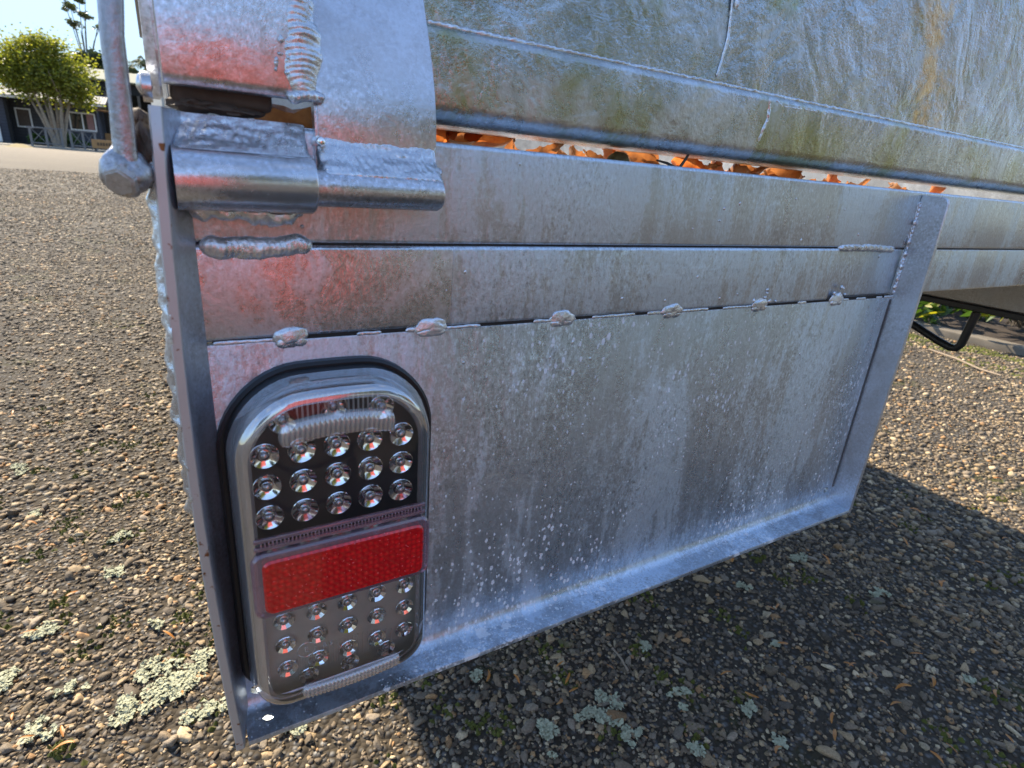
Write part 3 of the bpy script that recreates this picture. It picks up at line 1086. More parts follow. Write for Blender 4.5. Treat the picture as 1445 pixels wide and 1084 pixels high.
# chassis beam seen under the rail, black bar hanging from it
bm = bmesh.new()
mbox(bm, (1000, 46, -130), (1050, 2250, -68.5), 2, 1)
obj('chassis_beam', bm, M['under'], TR)
bm = bmesh.new()
mbox(bm, (997, 46, -139), (1053, 2250, -130.5), 1, 1)
obj('beam_skirt', bm, M['blackpaint'], TR)
bm = bmesh.new()
P3 = [(806, 150, -112), (806, 140, -133), (804, 126, -141), (801, 88, -154), (800, 72, -158.2), (800, 66, -157.5), (800, 62.5, -152), (800, 58.5, -112)]
tube(bm, [mm(1.25 * p[0], 1.25 * (p[1] + 230) - 230, 1.25 * p[2]) for p in P3], .0058, 12)
obj('hanging_bar', bm, M['blackpaint'], TR, 60)

# running gear, out of sight behind the panel
bm = bmesh.new()
tube(bm, [(0.13, 1.35, 0.29), (1.03, 1.35, 0.29)], .025, 12)
obj('axle', bm, M['under'], TR)
for x0 in (0.06, 0.92):
    bm = bmesh.new()
    prof_t = [(.19, 0.0), (.27, 0.0), (.289, .02), (.29, .05), (.29, .13), (.289, .16), (.27, .18), (.19, .18)]
    n = 40
    rg = [[bm.verts.new((x0 + w, 1.35 + r_ * math.cos(2 * PI * k / n), .29 + r_ * math.sin(2 * PI * k / n))) for k in range(n)] for r_, w in prof_t]
    for a, b in zip(rg, rg[1:] + rg[:1]):
        for k in range(n):
            bm.faces.new((a[k], a[(k + 1) % n], b[(k + 1) % n], b[k]))
    wheel = obj('wheel', bm, M['tyre'], TR)
    bm = bmesh.new()
    tube(bm, [(x0 + .02, 1.35, .29), (x0 + .16, 1.35, .29)], [.192, .192], 32)
    obj('rim', bm, M['under'], wheel)
bm = bmesh.new()
tube(bm, [(0.2, 2.25, .53), (0.58, 3.5, .47)], .03, 8)
tube(bm, [(0.95, 2.25, .53), (0.58, 3.5, .47)], .03, 8)
tube(bm, [(0.58, 3.45, .47), (0.58, 3.7, .47)], .035, 10)
obj('drawbar', bm, M['under'], TR)
bm = bmesh.new()
tube(bm, [(0.58, 3.4, 0.0), (0.58, 3.4, .55)], .025, 10)
obj('jockey_stand', bm, M['under'], TR)

# ---- tailgate
LIP = [(12.0, 51.0), (12.0, 27.0)]
lip = []
for k in range(9):
    a = R(90 * k / 8)
    lip.append((12.0 + 8.5 * (1 - math.cos(a)), 25.0 - 8.6 * math.sin(a)))
lipo = [(22.0, 52.6), (16.0, 52.6), (14.6, 52.2), (13.2, 51.2), (12.3, 49.9), (12.0, 48.4), (12.0, 38)] + lip + [(52, 16.6), (72, 17.4), (72, 19.4), (22, 18.8), (17.5, 22), (15.4, 26), (15.4, 50)]
bm = bmesh.new()
extrude_profile(bm, lipo, 58, 1146, 30)
tg = obj('tailgate', bm, M['band'], TR)
bm = bmesh.new()
bead(bm, [(x, 15.2, 53.0) for x in range(98, 1130, 30)], 2.0, 1.0, 31, .35, 4, 8, 1.2, Vector((0, -.6, .8)), .5)
obj('weld_bead', bm, M['weld'], tg, 60)
sk = [(17.0, 40), (18.0, 70), (24, 150), (34, 300), (36, 330), (40, 330), (37, 300), (27, 150), (21, 70), (20, 40)]
bm = bmesh.new()
extrude_profile(bm, sk, 40, 1146, 30)
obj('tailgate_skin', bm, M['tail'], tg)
# joint in the band, short welds across it
bm = bmesh.new()
bead(bm, [(306, 12, 50.5), (308, 11.9, 40), (303, 12, 27)], 3.2, 0.8, 40, .3, 4, 10, .6, rough=.7)
bead(bm, [(312, 12.4, 50), (318, 12.2, 47.5), (352, 12.2, 48.3)], 2.0, .7, 41, .3, 4, 9, .8, rough=.5)
obj('weld_bead', bm, M['weld'], tg, 60)
bm = bmesh.new()
bead(bm, [(272, 19.5, 120), (269, 18.6, 95), (270, 17.6, 75), (266, 17, 56)], 1.7, .5, 43, .2, 5, 10, 1, rough=.6)
obj('zinc_run', bm, M['weld'], tg, 60)
bm = bmesh.new()
blob(bm, (272, 18, 92), 1.6, 1.0, 3.2, 5, .3)
obj('zinc_drip', bm, M['weld'], tg, 60)
bm = bmesh.new()
blob(bm, (118, 17.4, 66), 1.4, 1.2, 1.4, 5, .3)
obj('zinc_drip', bm, M['weld'], tg, 60)

# hinge leaf: plate that carries the pin, top leaning away
bm = bmesh.new()
pf = [(-4.2, -6), (-4.2, 8), (-3.6, 16), (-1.5, 26), (1.8, 36), (6.5, 47), (12.0, 59), (20, 75), (32, 98), (48, 122)]
nxp = 10
front, back = [], []
for (y, z) in pf:
    front.append([bm.verts.new(mm(49.5 + 46.2 * i / nxp, y - 0.25 * math.sin(PI * i / nxp), z)) for i in range(nxp + 1)])
    back.append([bm.verts.new(mm(49.5 + 46.2 * i / nxp, y + 6.0, z - 1.5)) for i in range(nxp + 1)])
nr = len(pf)
for j in range(nr - 1):
    for i in range(nxp):
        bm.faces.new((front[j][i], front[j][i + 1], front[j + 1][i + 1], front[j + 1][i]))
        bm.faces.new((back[j][i], back[j + 1][i], back[j + 1][i + 1], back[j][i + 1]))
    bm.faces.new((front[j][0], front[j + 1][0], back[j + 1][0], back[j][0]))
    bm.faces.new((front[j][nxp], back[j][nxp], back[j + 1][nxp], front[j + 1][nxp]))
for j in (0, nr - 1):
    for i in range(nxp):
        bm.faces.new((front[j][i], back[j][i], back[j][i + 1], front[j][i + 1]))
bmesh.ops.recalc_face_normals(bm, faces=bm.faces)
bmesh.ops.bevel(bm, geom=[e for e in bm.edges if len(e.link_faces) == 2 and e.calc_face_angle(0) > 1.0], offset=0.0010, segments=2, affect='EDGES')
obj('hinge_leaf', bm, M['hinge'], tg, 40)
bm = bmesh.new()
tube(bm, [mm(40, -9.6, -10.6), mm(93.6, -9.6, -10.6), mm(95.0, -9.6, -10.6)], [.0064, .0064, .0056], 28)
obj('hinge_pin', bm, M['hinge'], tg, 40)
bm = bmesh.new()
fillet(bm, [(-4.0, 7.0), (-4.9, 4.2), (-6.6, 1.4), (-9.2, -1.0), (-11.8, -3.2), (-13.5, -5.0), (-13.9, -7.4)], 49.6, 95.4, 0.8, 50, .13, 2.6)
blob(bm, (88, -8, -4), 4, 3, 2.6, 9, .35)
blob(bm, (95, -6, -2.6), 2.2, 2, 2.0, 19, .3)
obj('weld_bead', bm, M['weld'], tg, 70)

# corner box of the tailgate beside the leaf
bm = bmesh.new()
prof_c = [(4.0, 19.0), (-1.5, 17.4), (-3.6, 18.4), (-4.4, 21), (-4.0, 36), (-1, 60), (6, 100), (9, 120), (13, 120), (9.6, 96), (3, 60), (-0.4, 36), (-0.2, 23), (4, 22)]
extrude_profile(bm, prof_c, 4.4, 49.2, 20)
obj('corner_plate', bm, M['hinge'], tg, 50)
bm = bmesh.new()
bead(bm, [(47.0, -4.6, 18.6), (46.2, -3.6, 30), (45.5, -2.2, 42), (46, 0.5, 56), (46, 5, 85)], 12.0, 2.0, 60, .12, 1.9, 20, .35, Vector((0, -1, .12)), .34)
bead(bm, [(40, -4.5, 18.3), (48, -4.6, 18.9), (53, -4.6, 19.6)], 4, 2.0, 61, .2, 2, 12, .4, rough=.6)
for q in range(9):
    blob(bm, (random.uniform(37, 43), -4.2, random.uniform(22, 36)), random.uniform(.5, 1), .7, random.uniform(.5, 1.2), q, .3, 10, 8)
obj('weld_bead', bm, M['weld'], tg, 70)
# bent end strip at the left of the corner plate
bm = bmesh.new()
ys = [(0.5, 120), (-1.5, 60), (-2.5, 40), (-2.5, 26), (-0.5, 19), (3.5, 13.5)]
ra = [[bm.verts.new(mm(x, y + dy, z)) for x, dy in ((0.4, 0), (4.0, -0.6), (4.0, 9), (0.4, 9))] for y, z in ys]
for a, b in zip(ra, ra[1:]):
    for k in range(4):
        bm.faces.new((a[k], a[(k + 1) % 4], b[(k + 1) % 4], b[k]))
bm.faces.new(ra[0][::-1])
bm.faces.new(ra[-1])
bmesh.ops.bevel(bm, geom=list(bm.edges), offset=0.0007, segments=2, affect='EDGES')
obj('end_strip', bm, M['hinge'], tg, 40)
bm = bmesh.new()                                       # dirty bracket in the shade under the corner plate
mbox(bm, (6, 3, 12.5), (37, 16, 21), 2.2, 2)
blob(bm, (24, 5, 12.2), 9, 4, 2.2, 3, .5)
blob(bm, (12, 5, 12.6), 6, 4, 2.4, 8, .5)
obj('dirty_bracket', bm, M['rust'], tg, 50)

# latch lever and its boss, outside the side flange
bm = bmesh.new()
path = [(-8.0, -19, -9), (-7.6, -19, -2), (-7.2, -19, 8), (-7.0, -18.5, 18), (-6.7, -18, 27), (-6.0, -17, 36), (-4.0, -15, 47), (-0.5, -12, 62), (2, -8, 80)]
secw = [(3.6, 3.2), (3.1, 2.8), (2.9, 2.7), (2.9, 2.7), (2.95, 2.7), (3.1, 2.8), (3.3, 2.8), (3.2, 2.8), (3, 2.8)]
rgs = []
for (p, (wx, wy)) in zip(path, secw):
    ring = []
    for k in range(16):
        a = 2 * PI * k / 16
        ca, sa = math.cos(a), math.sin(a)
        e = 0.55
        ring.append(bm.verts.new(mm(p[0] + wx * math.copysign(abs(ca) ** e, ca), p[1] + wy * math.copysign(abs(sa) ** e, sa), p[2])))
    rgs.append(ring)
for a, b in zip(rgs, rgs[1:]):
    for k in range(16):
        bm.faces.new((a[k], a[(k + 1) % 16], b[(k + 1) % 16], b[k]))
bm.faces.new(rgs[0][::-1])
bm.faces.new(rgs[-1])
bmesh.ops.subdivide_edges(bm, edges=[e for e in bm.edges if abs(e.verts[0].co.z - e.verts[1].co.z) > .003], cuts=2)
for v_ in bm.verts:
    v_.co += Vector((1, 1, 0)) * 0.00028 * fbm(v_.co, 160, 2)
lever = obj('latch_lever', bm, M['lever'], TR, 55)
bm = bmesh.new()
blob(bm, (-8.2, -18.2, -8.6), 6.4, 5.2, 7.0, 3, .20, 30, 20)
obj('latch_boss', bm, M['lever'], lever, 70)
bm = bmesh.new()
d = Vector((-0.35, -0.82, -0.45)).normalized()
u, w = frame(d)
c0 = mm(-9.2, -20.0, -10.4)
rg = []
for off, r_ in ((-.004, .0050), (.0024, .0050), (.0032, .0043)):
    rg.append([bm.verts.new(c0 + d * off + r_ * (math.cos(2 * PI * k / 6 + .3) * u + math.sin(2 * PI * k / 6 + .3) * w)) for k in range(6)])
for a, b in zip(rg, rg[1:]):
    for k in range(6):
        bm.faces.new((a[k], a[(k + 1) % 6], b[(k + 1) % 6], b[k]))
bm.faces.new(rg[-1])
bmesh.ops.bevel(bm, geom=list(bm.edges), offset=.0005, segments=2, affect='EDGES')
obj('bolt_head', bm, M['under'], lever, 40)
bm = bmesh.new()
blob(bm, (-2.6, -14, -1), 2.6, 5, 7.5, 31, .35)
blob(bm, (-2.2, -12, -9), 2.0, 5, 5, 35, .4)
blob(bm, (-3.4, -12, 6), 2.4, 4, 3.2, 37, .4)
obj('latch_washer', bm, M['rust'], lever, 60)
bm = bmesh.new()
tube(bm, [mm(-1.5, -9, 15.5), mm(1.0, -9, 15.5)], .0042, 20)
blob(bm, (-0.8, -10, 16.0), 2.2, 2.2, 3.2, 7, .1)
obj('latch_pin', bm, M['tube'], lever, 50)

# ---- tail lamp
def draft(o, t):
    """lamp outline between the base (t=0) and the front face (t=1)"""
    k = lambda a, b: a + (b - a) * t
    return outline(o, x0=k(9.8, 11.0), x1=k(91.6, 87.4), zt=k(-81.5, -82.5), zb=k(-237.2, -229.0), rt_=k(28, 25), rb=k(17, 15))


def outline(o, n=12, x0=11.0, x1=87.4, zt=-82.5, zb=-229.0, rt_=25.0, rb=15.0, arch=2.6):
    """rounded lamp outline (x,z) in mm, inset by o, gently arched top"""
    x0, x1, zt, zb = x0 + o, x1 - o, zt - o, zb + o
    rt2, rb2 = max(1.5, rt_ - o), max(1.5, rb - o)
    pts = []
    for cx, cz, r_, a0 in ((x1 - rt2, zt - rt2, rt2, 0), (x0 + rt2, zt - rt2, rt2, 90), (x0 + rb2, zb + rb2, rb2, 180), (x1 - rb2, zb + rb2, rb2, 270)):
        for k in range(n + 1):
            a = R(a0 + 90 * k / n)
            pts.append([cx + r_ * math.cos(a), cz + r_ * math.sin(a)])
        if a0 == 0:
            for k in range(1, 8):
                s = k / 8
                pts.append([x1 - rt2 + (x0 + rt2 - x1 + rt2) * s, zt])
    xm, hw = (x0 + x1) / 2, (x1 - x0) / 2
    for p in pts:
        if p[1] > zt - rt2:
            p[1] += arch * (1 - ((p[0] - xm) / hw) ** 2) * (p[1] - (zt - rt2)) / rt2
    return pts


def loft(bm, secs, capf=True, capb=False, mi=None):
    rings = [[bm.verts.new(mm(x, y, z)) for x, z in pts] for pts, y in secs]
    for j, (a, b) in enumerate(zip(rings, rings[1:])):
        for k in range(len(a)):
            f = bm.faces.new((a[k], a[(k + 1) % len(a)], b[(k + 1) % len(a)], b[k]))
            if mi: f.material_index = mi[j]
    if capf:
        f = bm.faces.new(rings[-1])
        if mi: f.material_index = mi[-1]
    if capb: bm.faces.new(rings[0][::-1])
    return rings


G = dict(x0=7.0, x1=96.6, zt=-80.0, zb=-238.0, rt_=32, rb=18, arch=2.8)
bm = bmesh.new()
loft(bm, [(outline(0, **G), -0.5), (outline(0, **G), -4.2), (outline(1.2, **G), -5.4), (outline(3.6, **G), -5.4)], True, True)
lamp = obj('tail_lamp', bm, M['rubber'], TR, 40)
lamp['label'] = 'clear rectangular LED tail lamp with a red reflector across its middle'
# black base between gasket and lens
bm = bmesh.new()
B_ = dict(x0=9.6, x1=92.0, zt=-82.0, zb=-234.0, rt_=28, rb=16, arch=2.7)
loft(bm, [(outline(0, **B_), -5.5), (outline(0.4, **B_), -11.0), (outline(1.4, **B_), -12.0), (outline(3.4, **B_), -12.0)], True, False)
obj('lamp_base', bm, M['rubber'], lamp, 40)
# LED boards
bm = bmesh.new()
loft(bm, [(outline(2.6, x0=9.8, x1=91, zb=-143), -12.1), (outline(2.6, x0=9.8, x1=91, zb=-143), -13.6)], True)
board = obj('led_board', bm, M['board'], lamp, 40)
bm = bmesh.new()
loft(bm, [(outline(2.6, x0=9.8, x1=91.6, zb=-237, zt=-170, rt_=6, arch=0), -12.1), (outline(2.6, x0=9.8, x1=91.6, zb=-237, zt=-170, rt_=6, arch=0), -13.6)], True)
board_low = obj('led_board', bm, M['board_low'], lamp, 40)
# clear cover
bm = bmesh.new()
loft(bm, [(draft(0, 0), -12.2), (draft(0, .5), -18.0), (draft(0, .9), -23.0), (draft(0.5, 1), -25.2), (draft(1.5, 1), -26.9), (draft(3.0, 1), -27.9), (draft(4.6, 1), -28.2)],
     True, False, [1, 1, 2, 2, 2, 2, 0])
obj('lens', bm, [M['lens'], M['lens_rim'], M['lens_bevel']], lamp, 60)
bm = bmesh.new()                                       # inner skin of the cover, seen through it
loft(bm, [(draft(2.6, 0), -14), (draft(2.6, .9), -23), (draft(4.0, 1), -25.6), (draft(6.0, 1), -26.4)], False)
obj('lens_inner_wall', bm, M['lens_rim'], lamp, 60)

# LED cups
def cup_mesh(facet):
    bm = bmesh.new()
    n = 12 if facet else 28
    R_ = [(5.5, -0.1), (5.5, -1.1), (5.2, -1.3), (2.9, -0.05), (2.2, 0.1)]
    rg = [[bm.verts.new((r_ * math.cos(2 * PI * k / n) / 1000, y / 1000, r_ * math.sin(2 * PI * k / n) / 1000)) for k in range(n)] for r_, y in R_]
    for a, b in zip(rg, rg[1:]):
        for k in range(n):
            bm.faces.new((a[k], a[(k + 1) % n], b[(k + 1) % n], b[k]))
    me = finish('led_cup', bm, M['chrome'], 0 if facet else 35)
    return me


def dome_mesh():
    bm = bmesh.new()
    n, m = 20, 6
    prev = None
    for j in range(m + 1):
        a = R(90 * j / m)
        r_, y = 2.35 * math.cos(a), -0.1 - 2.3 * math.sin(a)
        ring = [bm.verts.new((max(r_, .02) * math.cos(2 * PI * k / n) / 1000, y / 1000, max(r_, .02) * math.sin(2 * PI * k / n) / 1000)) for k in range(n)]
        if prev:
            for k in range(n):
                bm.faces.new((prev[k], prev[(k + 1) % n], ring[(k + 1) % n], ring[k]))
        prev = ring
    return finish('led_dome', bm, M['dome'], 60)


def disc_mesh():
    bm = bmesh.new()
    n = 20
    a = [bm.verts.new((1.2 * math.cos(2 * PI * k / n) / 1000, -0.0007, 1.2 * math.sin(2 * PI * k / n) / 1000)) for k in range(n)]
    bm.faces.new(a)
    return finish('led_chip', bm, M['chip'], 0)


M['chip'] = plain('led_chip', (0.55, 0.5, 0.42), 0.4)
CUP, CUPF, DOME, CHIP = cup_mesh(False), cup_mesh(True), dome_mesh(), disc_mesh()


def led(x, z, facet, par):
    p = mm(x, -13.7, z) - ORG[TR.name]
    c = link('led_cup', CUPF if facet else CUP, lamp, p)
    if facet:
        c.scale = (.86, 1, .86)
    c.rotation_euler = (random.gauss(0, .03), random.uniform(0, .5), random.gauss(0, .03))
    link('led_dome', DOME, lamp, p)
    link('led_chip', CHIP, lamp, p)


for j, z in enumerate((-110.3, -124.2, -138.1)):
    for i in range(5):
        led(23.0 + 13.8 * i, z, False, board)
for x, z in ((30.4, -96.4), (49.8, -93.4), (69.5, -96.4)):
    led(x, z, False, board)
for j, z in enumerate((-192.0, -205.4, -219.3)):
    for i in range(5):
        led(25.2 + 13.85 * i, z, True, board_low)
for x in (34.2, 53.4, 71.4):
    led(x, -229.3 + (x - 53) ** 2 * .002 + 1.2, True, board_low)


def ribstrip(xa, xb, zc, half, sag, y0, dy, nrib, name, seed):
    """bar with upright flutes, bent to an arch"""
    bm = bmesh.new()
    m, n = nrib * 6, 10
    rings = []
    for i in range(m + 1):
        s = i / m
        x = xa + (xb - xa) * s
        e = min(1, s / .06, (1 - s) / .06)
        e = math.sqrt(max(.03, 1 - (1 - e) ** 2))
        zz = zc + sag * (1 - (2 * s - 1) ** 2)
        rib = 0.7 * abs(math.sin(PI * s * nrib))
        ring = []
        for k in range(n + 1):
            a = PI * k / n
            ring.append(bm.verts.new(mm(x, y0 - (dy + rib) * e * max(0.0, math.sin(a)) ** .55, zz + half * e * math.cos(a))))
        rings.append(ring)
    for a, b in zip(rings, rings[1:]):
        for k in range(n):
            bm.faces.new((a[k], a[k + 1], b[k + 1], b[k]))
    return obj(name, bm, M['rib'], lamp, 60)


ribstrip(26.5, 70.5, -96.6, 4.7, 2.6, -28.1, 3.6, 24, 'ribbed_strip', 1)
ribstrip(28.5, 73.5, -221.0, 3.2, -1.6, -28.1, 2.4, 26, 'ribbed_strip', 2)
# fluted inner backing behind both strips
for xa, xb, z0, z1 in ((30, 68, -99, -87.5), (30, 74, -226, -213)):
    bm = bmesh.new()
    for k in range(20):
        x = xa + (xb - xa) * k / 19
        mbox(bm, (x - .4, -13.95, z0), (x + .4, -13.62, z1 - 0.006 * (x - 49) ** 2), .12, 1)
    tag(obj('backing_flutes', bm, M['board_low'], lamp, 40))

# red reflector in its pinkish clear frame
def slab(bm, x0, x1, z0, z1, ya, yb, r_, bev, n=5):
    secs = []
    def rr_(o):
        q = []
        rad = max(.4, r_ - o)
        for cx, cz, a0 in ((x1 - o - rad, z1 - o - rad, 0), (x0 + o + rad, z1 - o - rad, 90), (x0 + o + rad, z0 + o + rad, 180), (x1 - o - rad, z0 + o + rad, 270)):
            for k in range(n + 1):
                a = R(a0 + 90 * k / n)
                q.append((cx + rad * math.cos(a), cz + rad * math.sin(a)))
        return q
    loft(bm, [(rr_(0), ya), (rr_(0), yb + bev), (rr_(bev), yb)], True)


bm = bmesh.new()
slab(bm, 17.0, 83.2, -172.8, -147.6, -26.5, -31.2, 3.4, .8)
obj('red_reflector', bm, M['red'], lamp, 40)
bm = bmesh.new()
slab(bm, 13.2, 86.4, -175.2, -144.6, -25.5, -30.2, 4.6, .9)
obj('reflector_frame', bm, M['lens_pink'], lamp, 40)
bm = bmesh.new()                                       # serrated ridges above the reflector
for zr, yy in ((-138.9, -28.9), (-142.4, -29.0)):
    mbox(bm, (15.0, yy, zr - 1.1), (84.5, -27, zr + .6), .5, 2)
for k in range(46):
    x = 17.5 + k * 1.44
    mbox(bm, (x - .3, -29.3, -142.0), (x + .3, -28.4, -139.6), .1, 1)
obj('serrated_ridge', bm, M['lens_pink'], lamp, 40)


# moulded approval mark on the lower lens
def letters(txt, x, z, size, y, rot=0.0):
    cu = bpy.data.curves.new('mark', 'FONT')
    cu.body = txt
    cu.size = size
    cu.extrude = .12
    cu.align_x = 'CENTER'
    cu.align_y = 'CENTER'
    tmp = bpy.data.objects.new('mark', cu)
    COL.objects.link(tmp)
    bpy.context.view_layer.update()
    me = bpy.data.meshes.new_from_object(tmp.evaluated_get(bpy.context.evaluated_depsgraph_get()))
    bpy.data.objects.remove(tmp)
    b = bmesh.new()
    b.from_mesh(me)
    bpy.data.meshes.remove(me)
    for v_ in b.verts:
        p = Vector((v_.co.x, v_.co.y, v_.co.z))
        v_.co = mm(x + p.x * math.cos(rot) - p.y * math.sin(rot), y - p.z, z + p.x * math.sin(rot) + p.y * math.cos(rot))
    return b


bm = letters('E', 31.6, -198.5, 4.0, -28.25)
n = 40
for r0 in (3.7,):
    tube(bm, [mm(31.6 + r0 * math.cos(2 * PI * k / n), -28.3, -198.5 + r0 * math.sin(2 * PI * k / n)) for k in range(n + 1)], .00016, 6, False)
obj('moulded_mark', bm, M['lens_rim'], lamp, 40)
bm = letters('R S', 40.5, -199.2, 3.4, -28.25)
obj('moulded_mark', bm, M['lens_rim'], lamp, 40)

# ------------------------------------------------------------------ leaves in the tray gap
def leafmat(name, a, b, tr=.55):
    t = NT(name)
    v = t.coord()
    n = t.noise(v, 160, 4, 0.6)
    vein = t.noise(t.coord(scale=(1, 6, 1)), 120, 2)
    c = t.mix(t.ramp(n, [(0.35, 0.0), (0.68, 1.0)]), a, b)
    c = t.mix(t.math('MULTIPLY', t.ramp(vein, [(0.6, 0.0), (0.75, 1.0)]), .35), c, tuple(x * .45 for x in a))
    t.set(Base_Color=c, Roughness=.5)
    tl = t.n.new('ShaderNodeBsdfTranslucent')
    t.l.new(t.mix(1.0, c, (1.7, 1.3, 1.0), 'MULTIPLY'), tl.inputs['Color'])
    ms = t.n.new('ShaderNodeMixShader')
    ms.inputs[0].default_value = tr
    t.l.new(t.p.outputs[0], ms.inputs[1])
    t.l.new(tl.outputs[0], ms.inputs[2])
    t.l.new(ms.outputs[0], t.out.inputs['Surface'])
    return t.m


M['leaf_orange'] = leafmat('orange_dead_leaf', (0.40, 0.115, 0.028), (0.50, 0.23, 0.07), .42)
M['leaf_brown'] = leafmat('tan_dead_leaf', (0.20, 0.085, 0.03), (0.34, 0.16, 0.055), .35)
M['leaf_needle'] = leafmat('orange_leaflet', (0.42, 0.16, 0.03), (0.50, 0.24, 0.05), .2)


def dead_leaf(bm, L, W, curl, bend, seed, nl=14, nw=8):
    rnd = random.Random(seed)
    g = []
    ph = rnd.uniform(0, 6)
    for i in range(nl + 1):
        s = i / nl
        w = W * .5 * (math.sin(PI * (0.04 + .93 * s)) ** .75) * (1 + .10 * math.sin(9 * s + ph) + .22 * noise.noise(Vector((s * 9, seed, 0))))
        row = []
        for j in range(nw + 1):
            q = 2 * j / nw - 1
            a = q * curl * (1 + .25 * math.sin(5 * s + ph))
            y = w * (math.sin(a) / max(.2, curl))
            z = w * (1 - math.cos(a)) / max(.2, curl) + bend * L * (s - .5) ** 2 + .05 * W * math.sin(7 * s + 3 * q + ph) + .16 * W * noise.noise(Vector((s * 4, q * 2.5, seed)))
            row.append(bm.verts.new((L * (s - .5), y, z)))
        g.append(row)
    for i in range(nl):
        for j in range(nw):
            bm.faces.new((g[i][j], g[i][j + 1], g[i + 1][j + 1], g[i + 1][j]))
    tube(bm, [(L * .48, 0, bend * L * .23), (L * .62, 0, bend * L * .3)], [.0008, .0006], 5)


def place_leaf(name, label, group, loc, L, W, curl, bend, rot, mat, seed):
    bm = bmesh.new()
    dead_leaf(bm, L, W, curl, bend, seed)
    me = finish(name, bm, mat, 60)
    o = link(name, me, None, loc)
    o.rotation_euler = rot
    tag(o, label, 'leaf', group)
    return o


GL = 'dead leaves lying in the tray gap'
place_leaf('dead_leaf', 'large tan leaf showing between the hinge tube and the corner plate', GL, mm(52, 24, 6), .044, .030, 1.1, .3, (R(-12), R(8), R(14)), M['leaf_brown'], 3)
gap = [(101, 30, 13, .028, 'curled orange leaf hard against the right side of the hinge leaf'), (124, 34, 12, .026, 'upright orange leaf, second to the right of the hinge leaf'),
       (143, 36, 12, .026, 'torn dark orange leaf in the gap, third right of the hinge leaf'), (155, 34, 11, .026, 'pleated orange leaf in the gap, fourth right of the hinge leaf'),
       (236, 34, 10.5, .024, 'red brown leaf beside the olive seed pod in the gap'), (268, 40, 9.5, .034, 'flat tan leaf lying just right of the upright twig'),
       (310, 36, 9.0, .026, 'crumpled dark red leaf midway along the gap'), (338, 36, 8.6, .022, 'small brown leaf right of the middle of the gap'),
       (372, 38, 9.2, .024, 'amber leaf in the gap above the right weld bead'), (410, 40, 8.4, .036, 'long dark brown leaf in the gap left of the end flange'),
       (478, 40, 9.6, .026, 'bright orange leaf in the gap over the end flange'), (655, 42, 9.4, .030, 'orange leaf in the gap at the right edge of the frame')]
for i, (x, y, z, L, lab) in enumerate(gap):
    place_leaf('dead_leaf', lab, GL, mm(x, y + 34, z + 1.5), L, L * .75, random.uniform(.9, 2.0), random.uniform(.4, 1.3),
               (R(random.uniform(20, 75)), R(random.uniform(-25, 25)), R(random.uniform(-35, 35))), M['leaf_orange'] if i not in (5, 8, 9, 2) else M['leaf_brown'], 20 + i)

for i in range(95):                         # the litter they lie in
    x, y = 100 + 560 * random.random() ** 1.2, random.uniform(50, 150)
    near = i % 2 == 0
    if near:
        y = random.uniform(66, 100)
    L = random.uniform(.012, .026)
    place_leaf('dead_leaf', 'small orange or brown dead leaf in the litter packed behind the tray edge', GL, mm(x, y, (random.uniform(3.5, 11) if near else random.uniform(-16, 3))), L, L * random.uniform(.5, .8), random.uniform(.8, 2.2), random.uniform(.2, 1.2),
               (R(random.uniform(-70, 70)), R(random.uniform(-50, 50)), random.uniform(0, 6)), M['leaf_brown'] if i % 2 == 0 else M['leaf_orange'], 60 + i)
bm = bmesh.new()
blob(bm, (0, 0, 0), 6.4, 6.4, 5.2, 4, .08, 20, 14)
bmesh.ops.translate(bm, verts=bm.verts, vec=(0, 0, -H))
o = link('seed_pod', finish('seed_pod', bm, plain('olive_pod', (0.16, 0.12, 0.045), .7, 0, .3, 300), 60), None, mm(221, 36, 9.6))
tag(o, 'round olive seed pod standing in the gap among the leaves', 'seed')
bm = bmesh.new()
tube(bm, [mm(252, 22, 6), mm(257, 21, 14), mm(259, 20, 19)], [.0009, .0008, .0005], 6)
tube(bm, [mm(255, 22, 8), mm(246, 24, 11), mm(240, 26, 12)], [.0009, .0008, .0005], 6)
tag(obj('twig', bm, M['bark_dark'], None, 40, mm(252, 22, 6)[:]), 'dark forked twig sticking up in the tray gap', 'twig')

# ------------------------------------------------------------------ leaflets and twigs on the ground
def leaflet_mesh(seed):
    rnd = random.Random(seed)
    bm = bmesh.new()
    L, W = rnd.uniform(.013, .02), rnd.uniform(.0028, .0042)
    bend = rnd.uniform(-.3, .3)
    pr = None
    for i in range(7):
        s = i / 6
        w = W * .5 * math.sin(PI * (.06 + .88 * s)) ** .7
        c = Vector((L * (s - .5), bend * L * (s - .5) ** 2 * 2, .0016 * math.sin(PI * s)))
        row = (bm.verts.new(c + Vector((0, -w, .0006))), bm.verts.new(c), bm.verts.new(c + Vector((0, w, .0006))))
        if pr:
            bm.faces.new((pr[0], pr[1], row[1], row[0]))
            bm.faces.new((pr[1], pr[2], row[2], row[1]))
        pr = row
    return finish('fallen_leaflet', bm, M['leaf_needle'], 60)


